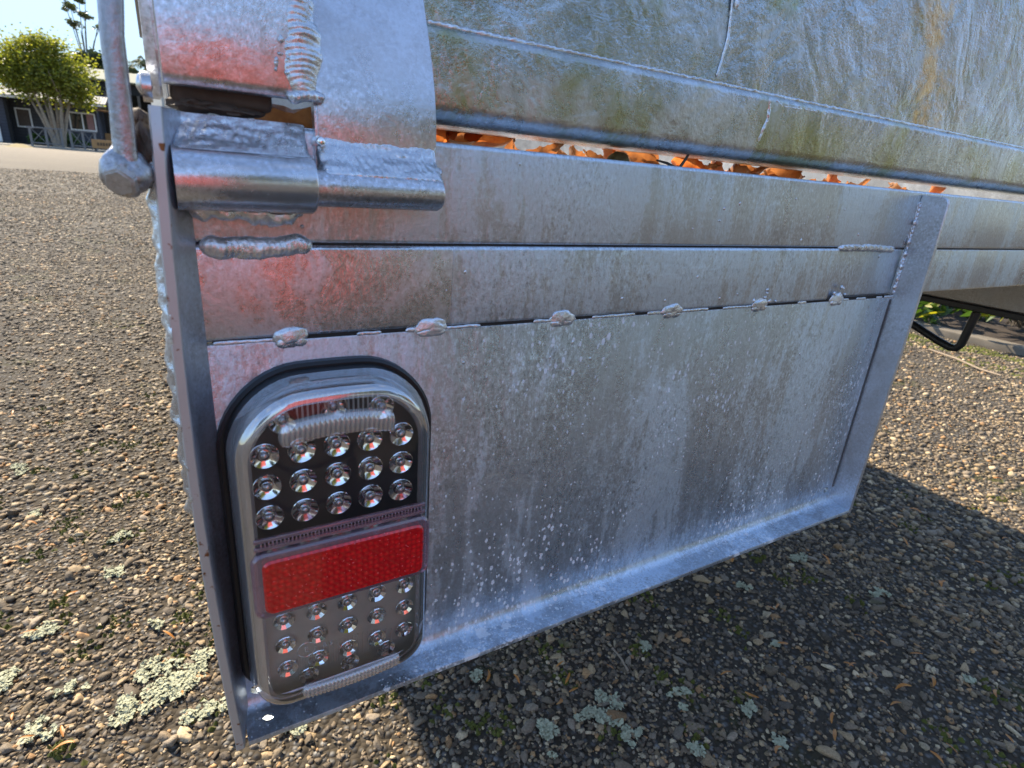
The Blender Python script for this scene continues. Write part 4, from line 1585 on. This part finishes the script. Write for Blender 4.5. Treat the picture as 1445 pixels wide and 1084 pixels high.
LM = [leaflet_mesh(i) for i in range(6)]
sp = [(0.767, 0.165), (0.752, 0.167), (0.790, -0.013), (0.826, 0.067), (0.860, 0.059), (0.871, 0.008), (1.164, 0.171), (1.239, 0.142), (0.962, 0.204), (0.772, 0.016), (0.762, 0.040),
      (0.652, 0.003), (0.747, -0.092), (0.839, -0.030), (0.898, -0.078), (0.831, -0.119), (0.389, 0.222), (0.326, 0.228), (0.385, 0.199), (0.447, 0.188), (0.356, 0.173), (-0.210, 0.433),
      (-0.192, 0.396), (0.069, 0.304), (1.229, 0.072), (1.377, 0.088), (1.315, 0.225), (0.758, 0.043), (0.733, 0.075), (0.751, -0.024), (0.632, -0.014), (1.088, 0.074)]
for _ in range(60):
    az, r = R(random.uniform(28, 84)), random.uniform(.55, 1.9)
    sp.append((r * math.sin(az), -.23 + r * math.cos(az)))
for _ in range(26):
    az, r = R(random.uniform(-28, 3)), random.uniform(.6, 1.8)
    sp.append((r * math.sin(az), -.23 + r * math.cos(az)))
for i, (x, y) in enumerate(sp):
    o = link('fallen_leaflet', LM[i % 6], None, (x, y, .0095))
    o.rotation_euler = (random.gauss(0, .25), random.gauss(0, .25), random.uniform(0, 6.28))
    k = random.uniform(.75, 1.15)
    o.scale = (k, k, k)
    tag(o, 'small narrow orange leaflet fallen on the gravel', 'leaf', 'orange leaflets on the gravel')
M['twig'] = plain('dry_twig', (0.26, 0.20, 0.14), .8, 0, .2, 90)
for pts, r_, lab in (([(0.470, 0.212), (0.468, 0.192), (0.464, 0.172)], .0014, 'short pale twig lying on the shaded gravel below the panel'),
                     ([(2.92, 0.95), (2.87, 0.82), (2.80, 0.70), (2.78, 0.62)], .0035, 'long bare twig lying on the ground near the mossy kerb'),
                     ([(-0.12, 0.60), (-0.10, 0.585), (-0.085, 0.59)], .0012, 'thin twig on the sunlit gravel left of the lamp')):
    bm = bmesh.new()
    tube(bm, [(x, y, .011 + .002 * (i % 2)) for i, (x, y) in enumerate(pts)], r_, 7)
    tag(obj('twig', bm, M['twig'], None, 50, (pts[0][0], pts[0][1], 0)), lab, 'twig')

# ------------------------------------------------------------------ BACKGROUND: timber building across the yard
t = NT('dark_weatherboard')
v = t.coord()
z = t.sep(v)[2]
saw = t.math('FRACT', t.math('MULTIPLY', z, 6.2))
line = t.math('LESS_THAN', saw, 0.12)
c = t.mix(t.noise(v, 6, 4), (0.018, 0.018, 0.022), (0.034, 0.035, 0.042))
t.set(Base_Color=t.mix(line, c, (0.006, 0.006, 0.007)), Roughness=.6)
t.set(Normal=t.bump(saw, .6, .02))
M['board_wall'] = t.m
t = NT('navy_weatherboard')
v = t.coord()
saw = t.math('FRACT', t.math('MULTIPLY', t.sep(v)[2], 6.2))
c = t.mix(t.noise(v, 6, 4), (0.030, 0.036, 0.055), (0.045, 0.052, 0.075))
t.set(Base_Color=t.mix(t.math('LESS_THAN', saw, 0.12), c, (0.012, 0.014, 0.02)), Roughness=.6)
t.set(Normal=t.bump(saw, .6, .02))
M['navy_wall'] = t.m
t = NT('corrugated_roof')
v = t.coord()
wv = t.n.new('ShaderNodeTexWave')
wv.inputs['Scale'].default_value = 2.2
t.l.new(v, wv.inputs['Vector'])
t.set(Base_Color=t.mix(t.noise(v, 1.5, 4), (0.13, 0.127, 0.12), (0.19, 0.187, 0.18)), Roughness=.8, Metallic=0)
t.set(Normal=t.bump(wv.outputs['Fac'], .8, .03))
M['roof'] = t.m
M['roof_green'] = plain('pale_green_roof', (0.085, 0.10, 0.065), .85, 0, .08, 2)
M['white'] = plain('white_paint', (0.72, 0.72, 0.71), .5, 0, .04, 8)
M['glass'] = NT('dark_window').set(Base_Color=(0.02, 0.022, 0.024), Roughness=.06).m
M['curtain'] = plain('brown_curtain', (0.10, 0.075, 0.06), .9, 0, .3, 14)
M['pinkcurtain'] = plain('pink_curtain', (0.30, 0.17, 0.16), .9, 0, .2, 14)
M['black'] = plain('dark_interior', (0.012, 0.011, 0.010), .9)
M['woodlog'] = plain('orange_timber', (0.36, 0.19, 0.07), .7, 0, .2, 4)
M['rail_grey'] = plain('grey_timber', (0.17, 0.16, 0.15), .85, 0, .2, 12)
M['logo'] = plain('dark_lettering', (0.10, 0.06, 0.03), .8)

YB = 44.0
bd = thing('timber_building', 'dark weatherboard building with white framed windows and a pale iron roof', 'building', (-6.0, YB, 0))
bm = bmesh.new()
box(bm, (-13.0, YB + .2, 0), (-4.4, YB + 6, 2.36))
wl_ = obj('wall', bm, M['board_wall'], bd, 0)
bm = bmesh.new()
box(bm, (-4.38, YB + .05, 0), (-2.75, YB + 6, 2.30))
obj('wall', bm, M['navy_wall'], bd, 0)
bm = bmesh.new()
box(bm, (-13.0, YB - .9, 0), (-6.78, YB + .18, 2.28))
obj('wall', bm, M['navy_wall'], bd, 0)
bm = bmesh.new()
box(bm, (-6.80, YB - .98, 0), (-6.66, YB - .84, 2.3))
obj('corner_post', bm, M['black'], bd, 0)


def slant(bm, x0, x1, y0, z0, y1, z1, th):
    vs = [bm.verts.new(p) for p in ((x0, y0, z0), (x1, y0, z0), (x1, y1, z1), (x0, y1, z1), (x0, y0, z0 + th), (x1, y0, z0 + th), (x1, y1, z1 + th), (x0, y1, z1 + th))]
    for f in ((3, 2, 1, 0), (4, 5, 6, 7), (0, 1, 5, 4), (1, 2, 6, 5), (2, 3, 7, 6), (3, 0, 4, 7)):
        bm.faces.new([vs[i] for i in f])


bm = bmesh.new()
slant(bm, -13.5, -2.2, YB - 1.3, 2.40, YB + 3.2, 3.05, .05)
slant(bm, -13.5, -2.2, YB + 7.6, 2.40, YB + 3.2, 3.05, .05)
obj('roof', bm, M['roof'], bd, 0)
bm = bmesh.new()
box(bm, (-13.5, YB - 1.34, 2.30), (-2.2, YB - 1.302, 2.41))
obj('fascia', bm, M['white'], bd, 0)


def window(x0, x1, z0, z1, y, nm, curt, parent):
    bm = bmesh.new()
    w = .07
    box(bm, (x0, y - .06, z0), (x1, y, z0 + w)); box(bm, (x0, y - .06, z1 - w), (x1, y, z1))
    box(bm, (x0, y - .06, z0 + w), (x0 + w, y, z1 - w)); box(bm, (x1 - w, y - .06, z0 + w), (x1, y, z1 - w))
    for k in range(1, nm):
        xm = x0 + (x1 - x0) * k / nm
        box(bm, (xm - w / 2, y - .055, z0 + w), (xm + w / 2, y - .002, z1 - w))
    f = obj('window', bm, M['white'], parent, 0)
    bm = bmesh.new()
    box(bm, (x0 + w, y - .02, z0 + w), (x1 - w, y - .01, z1 - w))
    obj('pane', bm, M['glass'], f, 0)
    for (a, b, mt) in curt:
        bm = bmesh.new()
        n = 16
        xa, xb = x0 + (x1 - x0) * a, x0 + (x1 - x0) * b
        lo = [bm.verts.new((xa + (xb - xa) * i / n, y - .032 - .008 * (i % 2), z0 + w)) for i in range(n + 1)]
        hi = [bm.verts.new((xa + (xb - xa) * i / n, y - .032 - .008 * (i % 2), z1 - w)) for i in range(n + 1)]
        for i in range(n):
            bm.faces.new((lo[i], lo[i + 1], hi[i + 1], hi[i]))
        obj('curtain', bm, mt, f, 0)


window(-6.55, -5.85, .88, 1.88, YB + .19, 1, [(.1, .95, M['curtain'])], bd)
window(-4.12, -2.86, .96, 1.94, YB + .04, 2, [(.66, .92, M['pinkcurtain'])], bd)
bm = bmesh.new()
box(bm, (-7.35, YB - 1.0, .05), (-7.15, YB - .91, 1.0), .02)
obj('door', bm, M['white'], bd, 0)
bm = bmesh.new()
box(bm, (-4.7, YB - 1.2, 2.16), (-3.9, YB + .04, 2.2))
box(bm, (-3.0, YB - 1.2, 2.10), (-2.3, YB + .04, 2.14))
obj('soffit', bm, M['woodlog'], bd, 0)

# open shelter with green roof behind, to the right
sh = thing('open_shelter', 'open dark shelter with a pale green roof right of the weatherboard building', 'building', (-1.0, 50, 0))
bm = bmesh.new()
slant(bm, -4.6, 6.5, 48, 4.05, 54, 5.1, .08)
slant(bm, -4.6, 6.5, 60, 4.05, 54, 5.1, .08)
obj('roof', bm, M['roof_green'], sh, 0)
bm = bmesh.new()
box(bm, (-4.5, 55, 0), (6.4, 55.2, 4.5))
obj('wall', bm, M['black'], sh, 0)
bm = bmesh.new()
box(bm, (-4.5, 48.3, 3.4), (6.4, 48.5, 4.0))
obj('lintel', bm, M['black'], sh, 0)
for x in (-4.3, -2.4, -0.6, 1.4, 3.4):
    bm = bmesh.new()
    box(bm, (x - .08, 48.3, 0), (x + .08, 48.46, 3.4))
    obj('post', bm, M['bark_dark'], sh, 0)
bm = bmesh.new()
box(bm, (-2.6, 45.6, 2.18), (-0.6, 48.2, 2.26))
obj('awning', bm, M['woodlog'], sh, 0)
for i, (x, col) in enumerate([(-2.45, 'woodlog'), (-2.05, 'white'), (-1.6, 'bark_dark')]):
    r = thing('patio_chair', ['orange timber chair on the shaded patio', 'pale chair on the shaded patio', 'brown chair on the shaded patio beside the pale one'][i], 'chair', (x, 46.5, 0), 'chairs on the shaded patio')
    bm = bmesh.new()
    box(bm, (x - .22, 46.3, .42), (x + .22, 46.75, .47), .01)
    obj('seat', bm, M[col], r, 0)
    bm = bmesh.new()
    box(bm, (x - .22, 46.72, .47), (x + .22, 46.77, .95), .01)
    obj('backrest', bm, M[col], r, 0)
    for dx in (-.19, .19):
        for dy in (46.34, 46.70):
            bm = bmesh.new()
            box(bm, (x + dx - .02, dy - .02, 0), (x + dx + .02, dy + .02, .42))
            obj('leg', bm, M[col], r, 0)

# railing with crossed braces in front of the tree
for (x0, x1, lab) in ((-5.35, -4.10, 'grey timber railing with crossed braces left of the tree trunk'), (-3.72, -2.68, 'grey timber railing with crossed braces right of the tree trunk')):
    y = 39.0
    r = thing('timber_railing', lab, 'fence', ((x0 + x1) / 2, y, 0), 'timber railings by the tree')
    for xp in (x0, (x0 + x1) / 2, x1):
        bm = bmesh.new()
        box(bm, (xp - .05, y - .05, 0), (xp + .05, y + .05, .86), .01)
        obj('post', bm, M['rail_grey'], r, 0)
    bm = bmesh.new()
    box(bm, (x0 - .12, y - .07, .865), (x1 + .12, y + .07, .93), .01)
    obj('top_rail', bm, M['rail_grey'], r, 0)
    bm = bmesh.new()
    box(bm, (x0, y - .03, .14), (x1, y + .03, .20), .01)
    obj('bottom_rail', bm, M['rail_grey'], r, 0)
    for xa, xb in ((x0 + .06, (x0 + x1) / 2 - .06), ((x0 + x1) / 2 + .06, x1 - .06)):
        for za, zb in ((.22, .84), (.84, .22)):
            bm = bmesh.new()
            tube(bm, [(xa, y + (.02 if za < zb else -.02), za), (xb, y + (.02 if za < zb else -.02), zb)], .018, 6)
            obj('brace', bm, M['rail_grey'], r, 30)

sg = thing('timber_sign', 'low orange timber sign board standing by the patio entrance', 'sign', (-2.25, 37.0, 0))
bm = bmesh.new()
box(bm, (-2.72, 36.97, .14), (-1.75, 37.03, .56), .02)
obj('sign_board', bm, M['woodlog'], sg, 0)
bm = bmesh.new()
for k in range(5):
    box(bm, (-2.5 + k * .12, 36.955, .28), (-2.42 + k * .12, 36.968, .42))
obj('lettering', bm, M['logo'], sg, 0)
for x in (-2.6, -1.9):
    bm = bmesh.new()
    box(bm, (x - .04, 37.035, 0), (x + .04, 37.1, .5))
    obj('post', bm, M['bark_dark'], sg, 0)


def leafcloud(bm, c, rx, ry, rz, n, size, shell=.45, nclump=18, rnd=random):
    cl = []
    for _ in range(nclump):
        d = Vector((rnd.gauss(0, 1), rnd.gauss(0, 1), rnd.gauss(0, 1))).normalized()
        q = rnd.uniform(shell, 1.0)
        cl.append(Vector((c[0] + d.x * rx * q, c[1] + d.y * ry * q, c[2] + d.z * rz * q)))
    for i in range(n):
        b = rnd.choice(cl)
        s = min(rx, ry, rz) * .34
        p = b + Vector((rnd.gauss(0, s), rnd.gauss(0, s), rnd.gauss(0, s * .8)))
        a = Vector((rnd.gauss(0, 1), rnd.gauss(0, 1), rnd.gauss(.3, 1))).normalized()
        u, v_ = frame(a)
        k = size * rnd.uniform(.6, 1.3)
        q = [bm.verts.new(p + u * k * .5), bm.verts.new(p + v_ * k * .32), bm.verts.new(p - u * k * .5), bm.verts.new(p - v_ * k * .32)]
        bm.faces.new(q)
    return cl


for i, (x, y, s, lab) in enumerate([(-5.75, 42.6, .34, 'leftmost round green shrub under the building window'), (-5.25, 42.4, .28, 'small round shrub between the window and the railing'),
                                    (-4.55, 42.2, .32, 'round shrub behind the railing left of the tree'), (-3.98, 41.6, .45, 'dark tall bush just right of the tree trunk'),
                                    (-3.4, 42.0, .28, 'round shrub behind the right hand railing')]):
    r = thing('round_shrub', lab, 'shrub', (x, y, 0), 'round shrubs before the building')
    bm = bmesh.new()
    leafcloud(bm, (x, y, s * .95), s * .7, s * .7, s * .65, 900, .09, .2, 14)
    tag(obj('foliage', bm, M['leaf_dark'], r, 0), kind='stuff')
    bm = bmesh.new()
    tube(bm, [(x, y, 0), (x, y, s)], .03, 6)
    obj('stem', bm, M['bark_dark'], r)

# the yellow-green tree with many stems
ty = 41.0
tr = thing('yard_tree', 'spreading multi-stemmed tree with yellow green leaves before the building', 'tree', (-4.45, ty, 0))
bm = bmesh.new()
for k, (bx, tx, tz, dy) in enumerate([(-4.62, -5.55, 2.75, .3), (-4.56, -5.2, 3.1, -.5), (-4.5, -4.9, 3.2, .5), (-4.45, -4.6, 3.3, -.3), (-4.38, -4.3, 3.3, .6), (-4.30, -3.95, 3.1, -.5), (-4.28, -3.55, 2.9, .2), (-4.33, -4.0, 2.6, .4)]):
    p = [Vector((bx, ty, 0)), Vector((bx + (tx - bx) * .12, ty + dy * .1, .55)), Vector((bx + (tx - bx) * .45, ty + dy * .5, 1.45)), Vector((tx, ty + dy, tz))]
    tube(bm, p, [.12, .095, .075, .035], 8)
    for q in range(3):
        e = p[3] + Vector((random.gauss(0, .5), random.gauss(0, .5), random.uniform(.3, .9)))
        tube(bm, [p[2].lerp(p[3], .6 + .2 * q / 2), e], [.04, .015], 6)
obj('trunk', bm, M['bark'], tr, 60)
bm = bmesh.new()
leafcloud(bm, (-4.55, ty, 3.6), 1.85, 1.5, 1.35, 11500, .15, .25, 46)
leafcloud(bm, (-3.4, ty, 3.0), .95, .9, .9, 3600, .15, .3, 20)
leafcloud(bm, (-5.7, ty, 3.4), .95, .9, 1.0, 3600, .15, .3, 20)
leafcloud(bm, (-4.7, ty, 4.7), 1.2, .9, .55, 2200, .14, .5, 22)
tag(obj('crown', bm, M['leaf_tree'], tr, 0), kind='stuff')

# trees beyond
def far_tree(name, lab, x, y, h, clumps, mat, bark, trad=.25, n=900, size=.5):
    r = thing(name, lab, 'tree', (x, y, 0), 'trees beyond the building')
    bm = bmesh.new()
    tube(bm, [(x, y, 0), (x + .2, y, h * .45), (x + .1, y, h * .8)], [trad, trad * .7, trad * .3], 8)
    for (dx, dz, s) in clumps:
        tube(bm, [(x + .15, y, h * .5), (x + dx * .6, y, (h * .5 + dz) * .55), (x + dx, y, dz)], [trad * .45, trad * .3, .04], 6)
    obj('trunk', bm, bark, r, 60)
    bm = bmesh.new()
    for (dx, dz, s) in clumps:
        leafcloud(bm, (x + dx, y, dz), s, s, s * .7, n, size, .2, 10)
    tag(obj('crown', bm, mat, r, 0), kind='stuff')


far_tree('gum_tree', 'tall wispy gum tree with thin open crown against the sky', -6.6, 100, 16.5,
         [(-.6, 15.6, .8), (.8, 15.0, .7), (-.5, 13.8, .8), (2.2, 13.9, .7), (.4, 16.6, .6), (1.2, 17.6, .7), (3.0, 16.2, .5), (-1.4, 17.8, .5)], M['leaf_gum'], M['bark_dark'], .16, 300, .32)
far_tree('bushy_tree', 'dark bushy tree rising behind the green roofed shelter', -5.4, 92, 11,
         [(-1.8, 8.6, 1.2), (0, 9.6, 1.5), (1.7, 9.4, 1.4), (.4, 7.6, 1.8), (2.4, 7.4, 1.6), (-1.4, 7.0, 1.5), (3.6, 8.4, 1.2)], M['leaf_pine'], M['bark_dark'], .3, 900, .42)
far_tree('bushy_tree', 'dark tree hidden low behind the yellow green tree', -14.5, 88, 8,
         [(-1.8, 6.0, 1.5), (0, 6.8, 1.6), (1.9, 6.2, 1.5), (3.4, 5.4, 1.3), (-3.6, 5.4, 1.4)], M['leaf_pine'], M['bark_dark'], .3, 900, .42)
pr_ = thing('palm_tree', 'palm with drooping fronds seen past the latch lever', 'tree', (0.2, 80, 0), 'trees beyond the building')
bm = bmesh.new()
tube(bm, [(0.2, 80, 0), (0.2, 80, 8.2)], [.25, .18], 8)
obj('trunk', bm, M['bark_dark'], pr_, 60)
bm = bmesh.new()
for k in range(22):
    a, e = random.uniform(0, 2 * PI), random.uniform(.1, 1.3)
    L = random.uniform(2.2, 3.2)
    pp = [Vector((.2, 80, 8.2)) + Vector((math.cos(a) * math.cos(e), math.sin(a) * math.cos(e), math.sin(e))) * L * s + Vector((0, 0, -1.6 * s * s)) for s in (0, .25, .5, .75, 1)]
    for i in range(24):
        s = .15 + .85 * i / 24
        j = min(3, int(s * 4))
        p = pp[j].lerp(pp[j + 1], s * 4 - j)
        for sd in (-1, 1):
            d = Vector((-math.sin(a) * sd * .7 + math.cos(a) * .5, math.cos(a) * sd * .7 + math.sin(a) * .5, -.5))
            lance(bm, p, d, .65 * (1.1 - s * .6), .06, .3, 2)
tag(obj('fronds', bm, M['leaf_gum'], pr_, 0), kind='stuff')

# grassy hump and path edge in the yard, left
M['drygrass'] = plain('dry_grass_verge', (0.20, 0.15, 0.05), .95, 0, .3, 9)
bm = bmesh.new()
nx, ny = 16, 8
g = [[bm.verts.new((-9 + 4.2 * i / nx, 33 + 3.0 * j / ny, .16 * math.sin(PI * j / ny) * math.sin(PI * min(1, (nx - i) / 3)) ** 1 * (i < nx) - .01)) for j in range(ny + 1)] for i in range(nx + 1)]
for i in range(nx):
    for j in range(ny):
        bm.faces.new((g[i][j], g[i + 1][j], g[i + 1][j + 1], g[i][j + 1]))
tag(obj('grass_verge', bm, M['drygrass'], None, 40), kind='structure')
M['pave'] = plain('pale_path', (0.22, 0.195, 0.15), .9, 0, .2, 3)
bm = bmesh.new()
box(bm, (-14, 37.2, -.02), (6, 43.0, .03), .01, 1)
tag(obj('path', bm, M['pave'], None, 0), kind='structure')

# ------------------------------------------------------------------ behind the viewer, mirrored in the zinc: red box added out of view; trees
M['red_source'] = plain('red_source_plastic', (0.34, 0.05, 0.035), .5, 0, .08, 20)
M['dark_base'] = plain('dark_base_timber', (0.035, 0.03, 0.026), .85, 0, .25, 20)
cx_, cy_ = 0.12, -0.95  # red box on a dark base, added unseen to throw red onto the steel
cr_ = thing('added_dark_base', 'dark slatted base added out of view to carry the red reflection source', 'reflection helper', (cx_, cy_, 0))
for z in (0.02, 0.12, 0.22):
    for q in (-1, 1):
        bm = bmesh.new()
        box(bm, (cx_ - .17, cy_ + q * .165 - .008, z), (cx_ + .17, cy_ + q * .165 + .008, z + .085), .003, 1)
        obj('slat', bm, M['dark_base'], cr_, 0)
        bm = bmesh.new()
        box(bm, (cx_ + q * .162 - .008, cy_ - .155, z), (cx_ + q * .162 + .008, cy_ + .155, z + .085), .003, 1)
        obj('slat', bm, M['dark_base'], cr_, 0)
bm = bmesh.new()
box(bm, (cx_ - .18, cy_ - .18, .31), (cx_ + .18, cy_ + .18, .33), .003, 1)
obj('lid', bm, M['dark_base'], cr_, 0)
rb = thing('added_red_source', 'red box added out of view for its red reflection in the steel', 'tub', (cx_, cy_, .331))
bm = bmesh.new()
rgs = []
for z, hx, hy in [(.331, .12, .12), (.72, .15, .15), (.725, .16, .16), (.75, .16, .16)]:
    rgs.append([bm.verts.new((cx_ + q, cy_ + p, z)) for p, q in rrect(-hy, hy, -hx, hx, .04, 4)])
for a, b in zip(rgs, rgs[1:]):
    for k in range(len(a)):
        bm.faces.new((a[k], a[(k + 1) % len(a)], b[(k + 1) % len(a)], b[k]))
bm.faces.new(rgs[0][::-1])
obj('red_source_body', bm, M['red_source'], rb, 40)
bm = bmesh.new()
rgs = []
for z, k_ in ((.751, 1.02), (.775, 1.02), (.79, .9), (.793, .3)):
    rgs.append([bm.verts.new((cx_ + q * k_, cy_ + p * k_, z)) for p, q in rrect(-.16, .16, -.16, .16, .04, 4)])
for a, b in zip(rgs, rgs[1:]):
    for k in range(len(a)):
        bm.faces.new((a[k], a[(k + 1) % len(a)], b[(k + 1) % len(a)], b[k]))
bm.faces.new(rgs[0][::-1])
bm.faces.new(rgs[-1])
obj('lid', bm, M['red_source'], rb, 40)

M['leaf_aut'] = leaf_mat('autumn_orange_leaf', (0.40, 0.20, 0.02), (0.50, 0.30, 0.03), .4)
for i, (x, y, h, w, mt, lab) in enumerate([(3.2, -8.5, 4.2, 1.7, 'leaf_tree', 'round yellow green tree nearest behind the trailer'), (6.8, -9.5, 5.4, 2.1, 'leaf_pine', 'dark green tree behind the trailer between two yellow ones'),
                                           (10.5, -8.0, 5.0, 1.9, 'leaf_tree', 'broad yellow green tree farther right behind the trailer'), (14.0, -7.0, 5.6, 1.8, 'leaf_aut', 'autumn orange tree behind the trailer'),
                                           (18.5, -7.5, 6.4, 2.4, 'leaf_tree', 'tall yellow green tree at the end of the row behind the trailer'), (-6.5, -11, 5.0, 2.2, 'leaf_pine', 'dark green tree behind the trailer on the building side')]):
    r = thing('garden_tree', lab, 'tree', (x, y, 0), 'trees along the edge of the yard behind the trailer')
    bm = bmesh.new()
    tube(bm, [(x, y, 0), (x + .1, y, h * .4), (x, y, h * .8)], [.14, .1, .04], 8)
    for k in range(6):
        a = k * 1.05
        tube(bm, [(x + .08, y, h * (.35 + .05 * k)), (x + math.cos(a) * w * .7, y + math.sin(a) * w * .7, h * (.55 + .06 * k))], [.06, .02], 6)
    obj('trunk', bm, M['bark_dark'], r, 60)
    bm = bmesh.new()
    leafcloud(bm, (x, y, h * .66), w, w, h * .36, 2600, .30, .35, 34)
    tag(obj('crown', bm, M[mt], r, 0), kind='stuff')
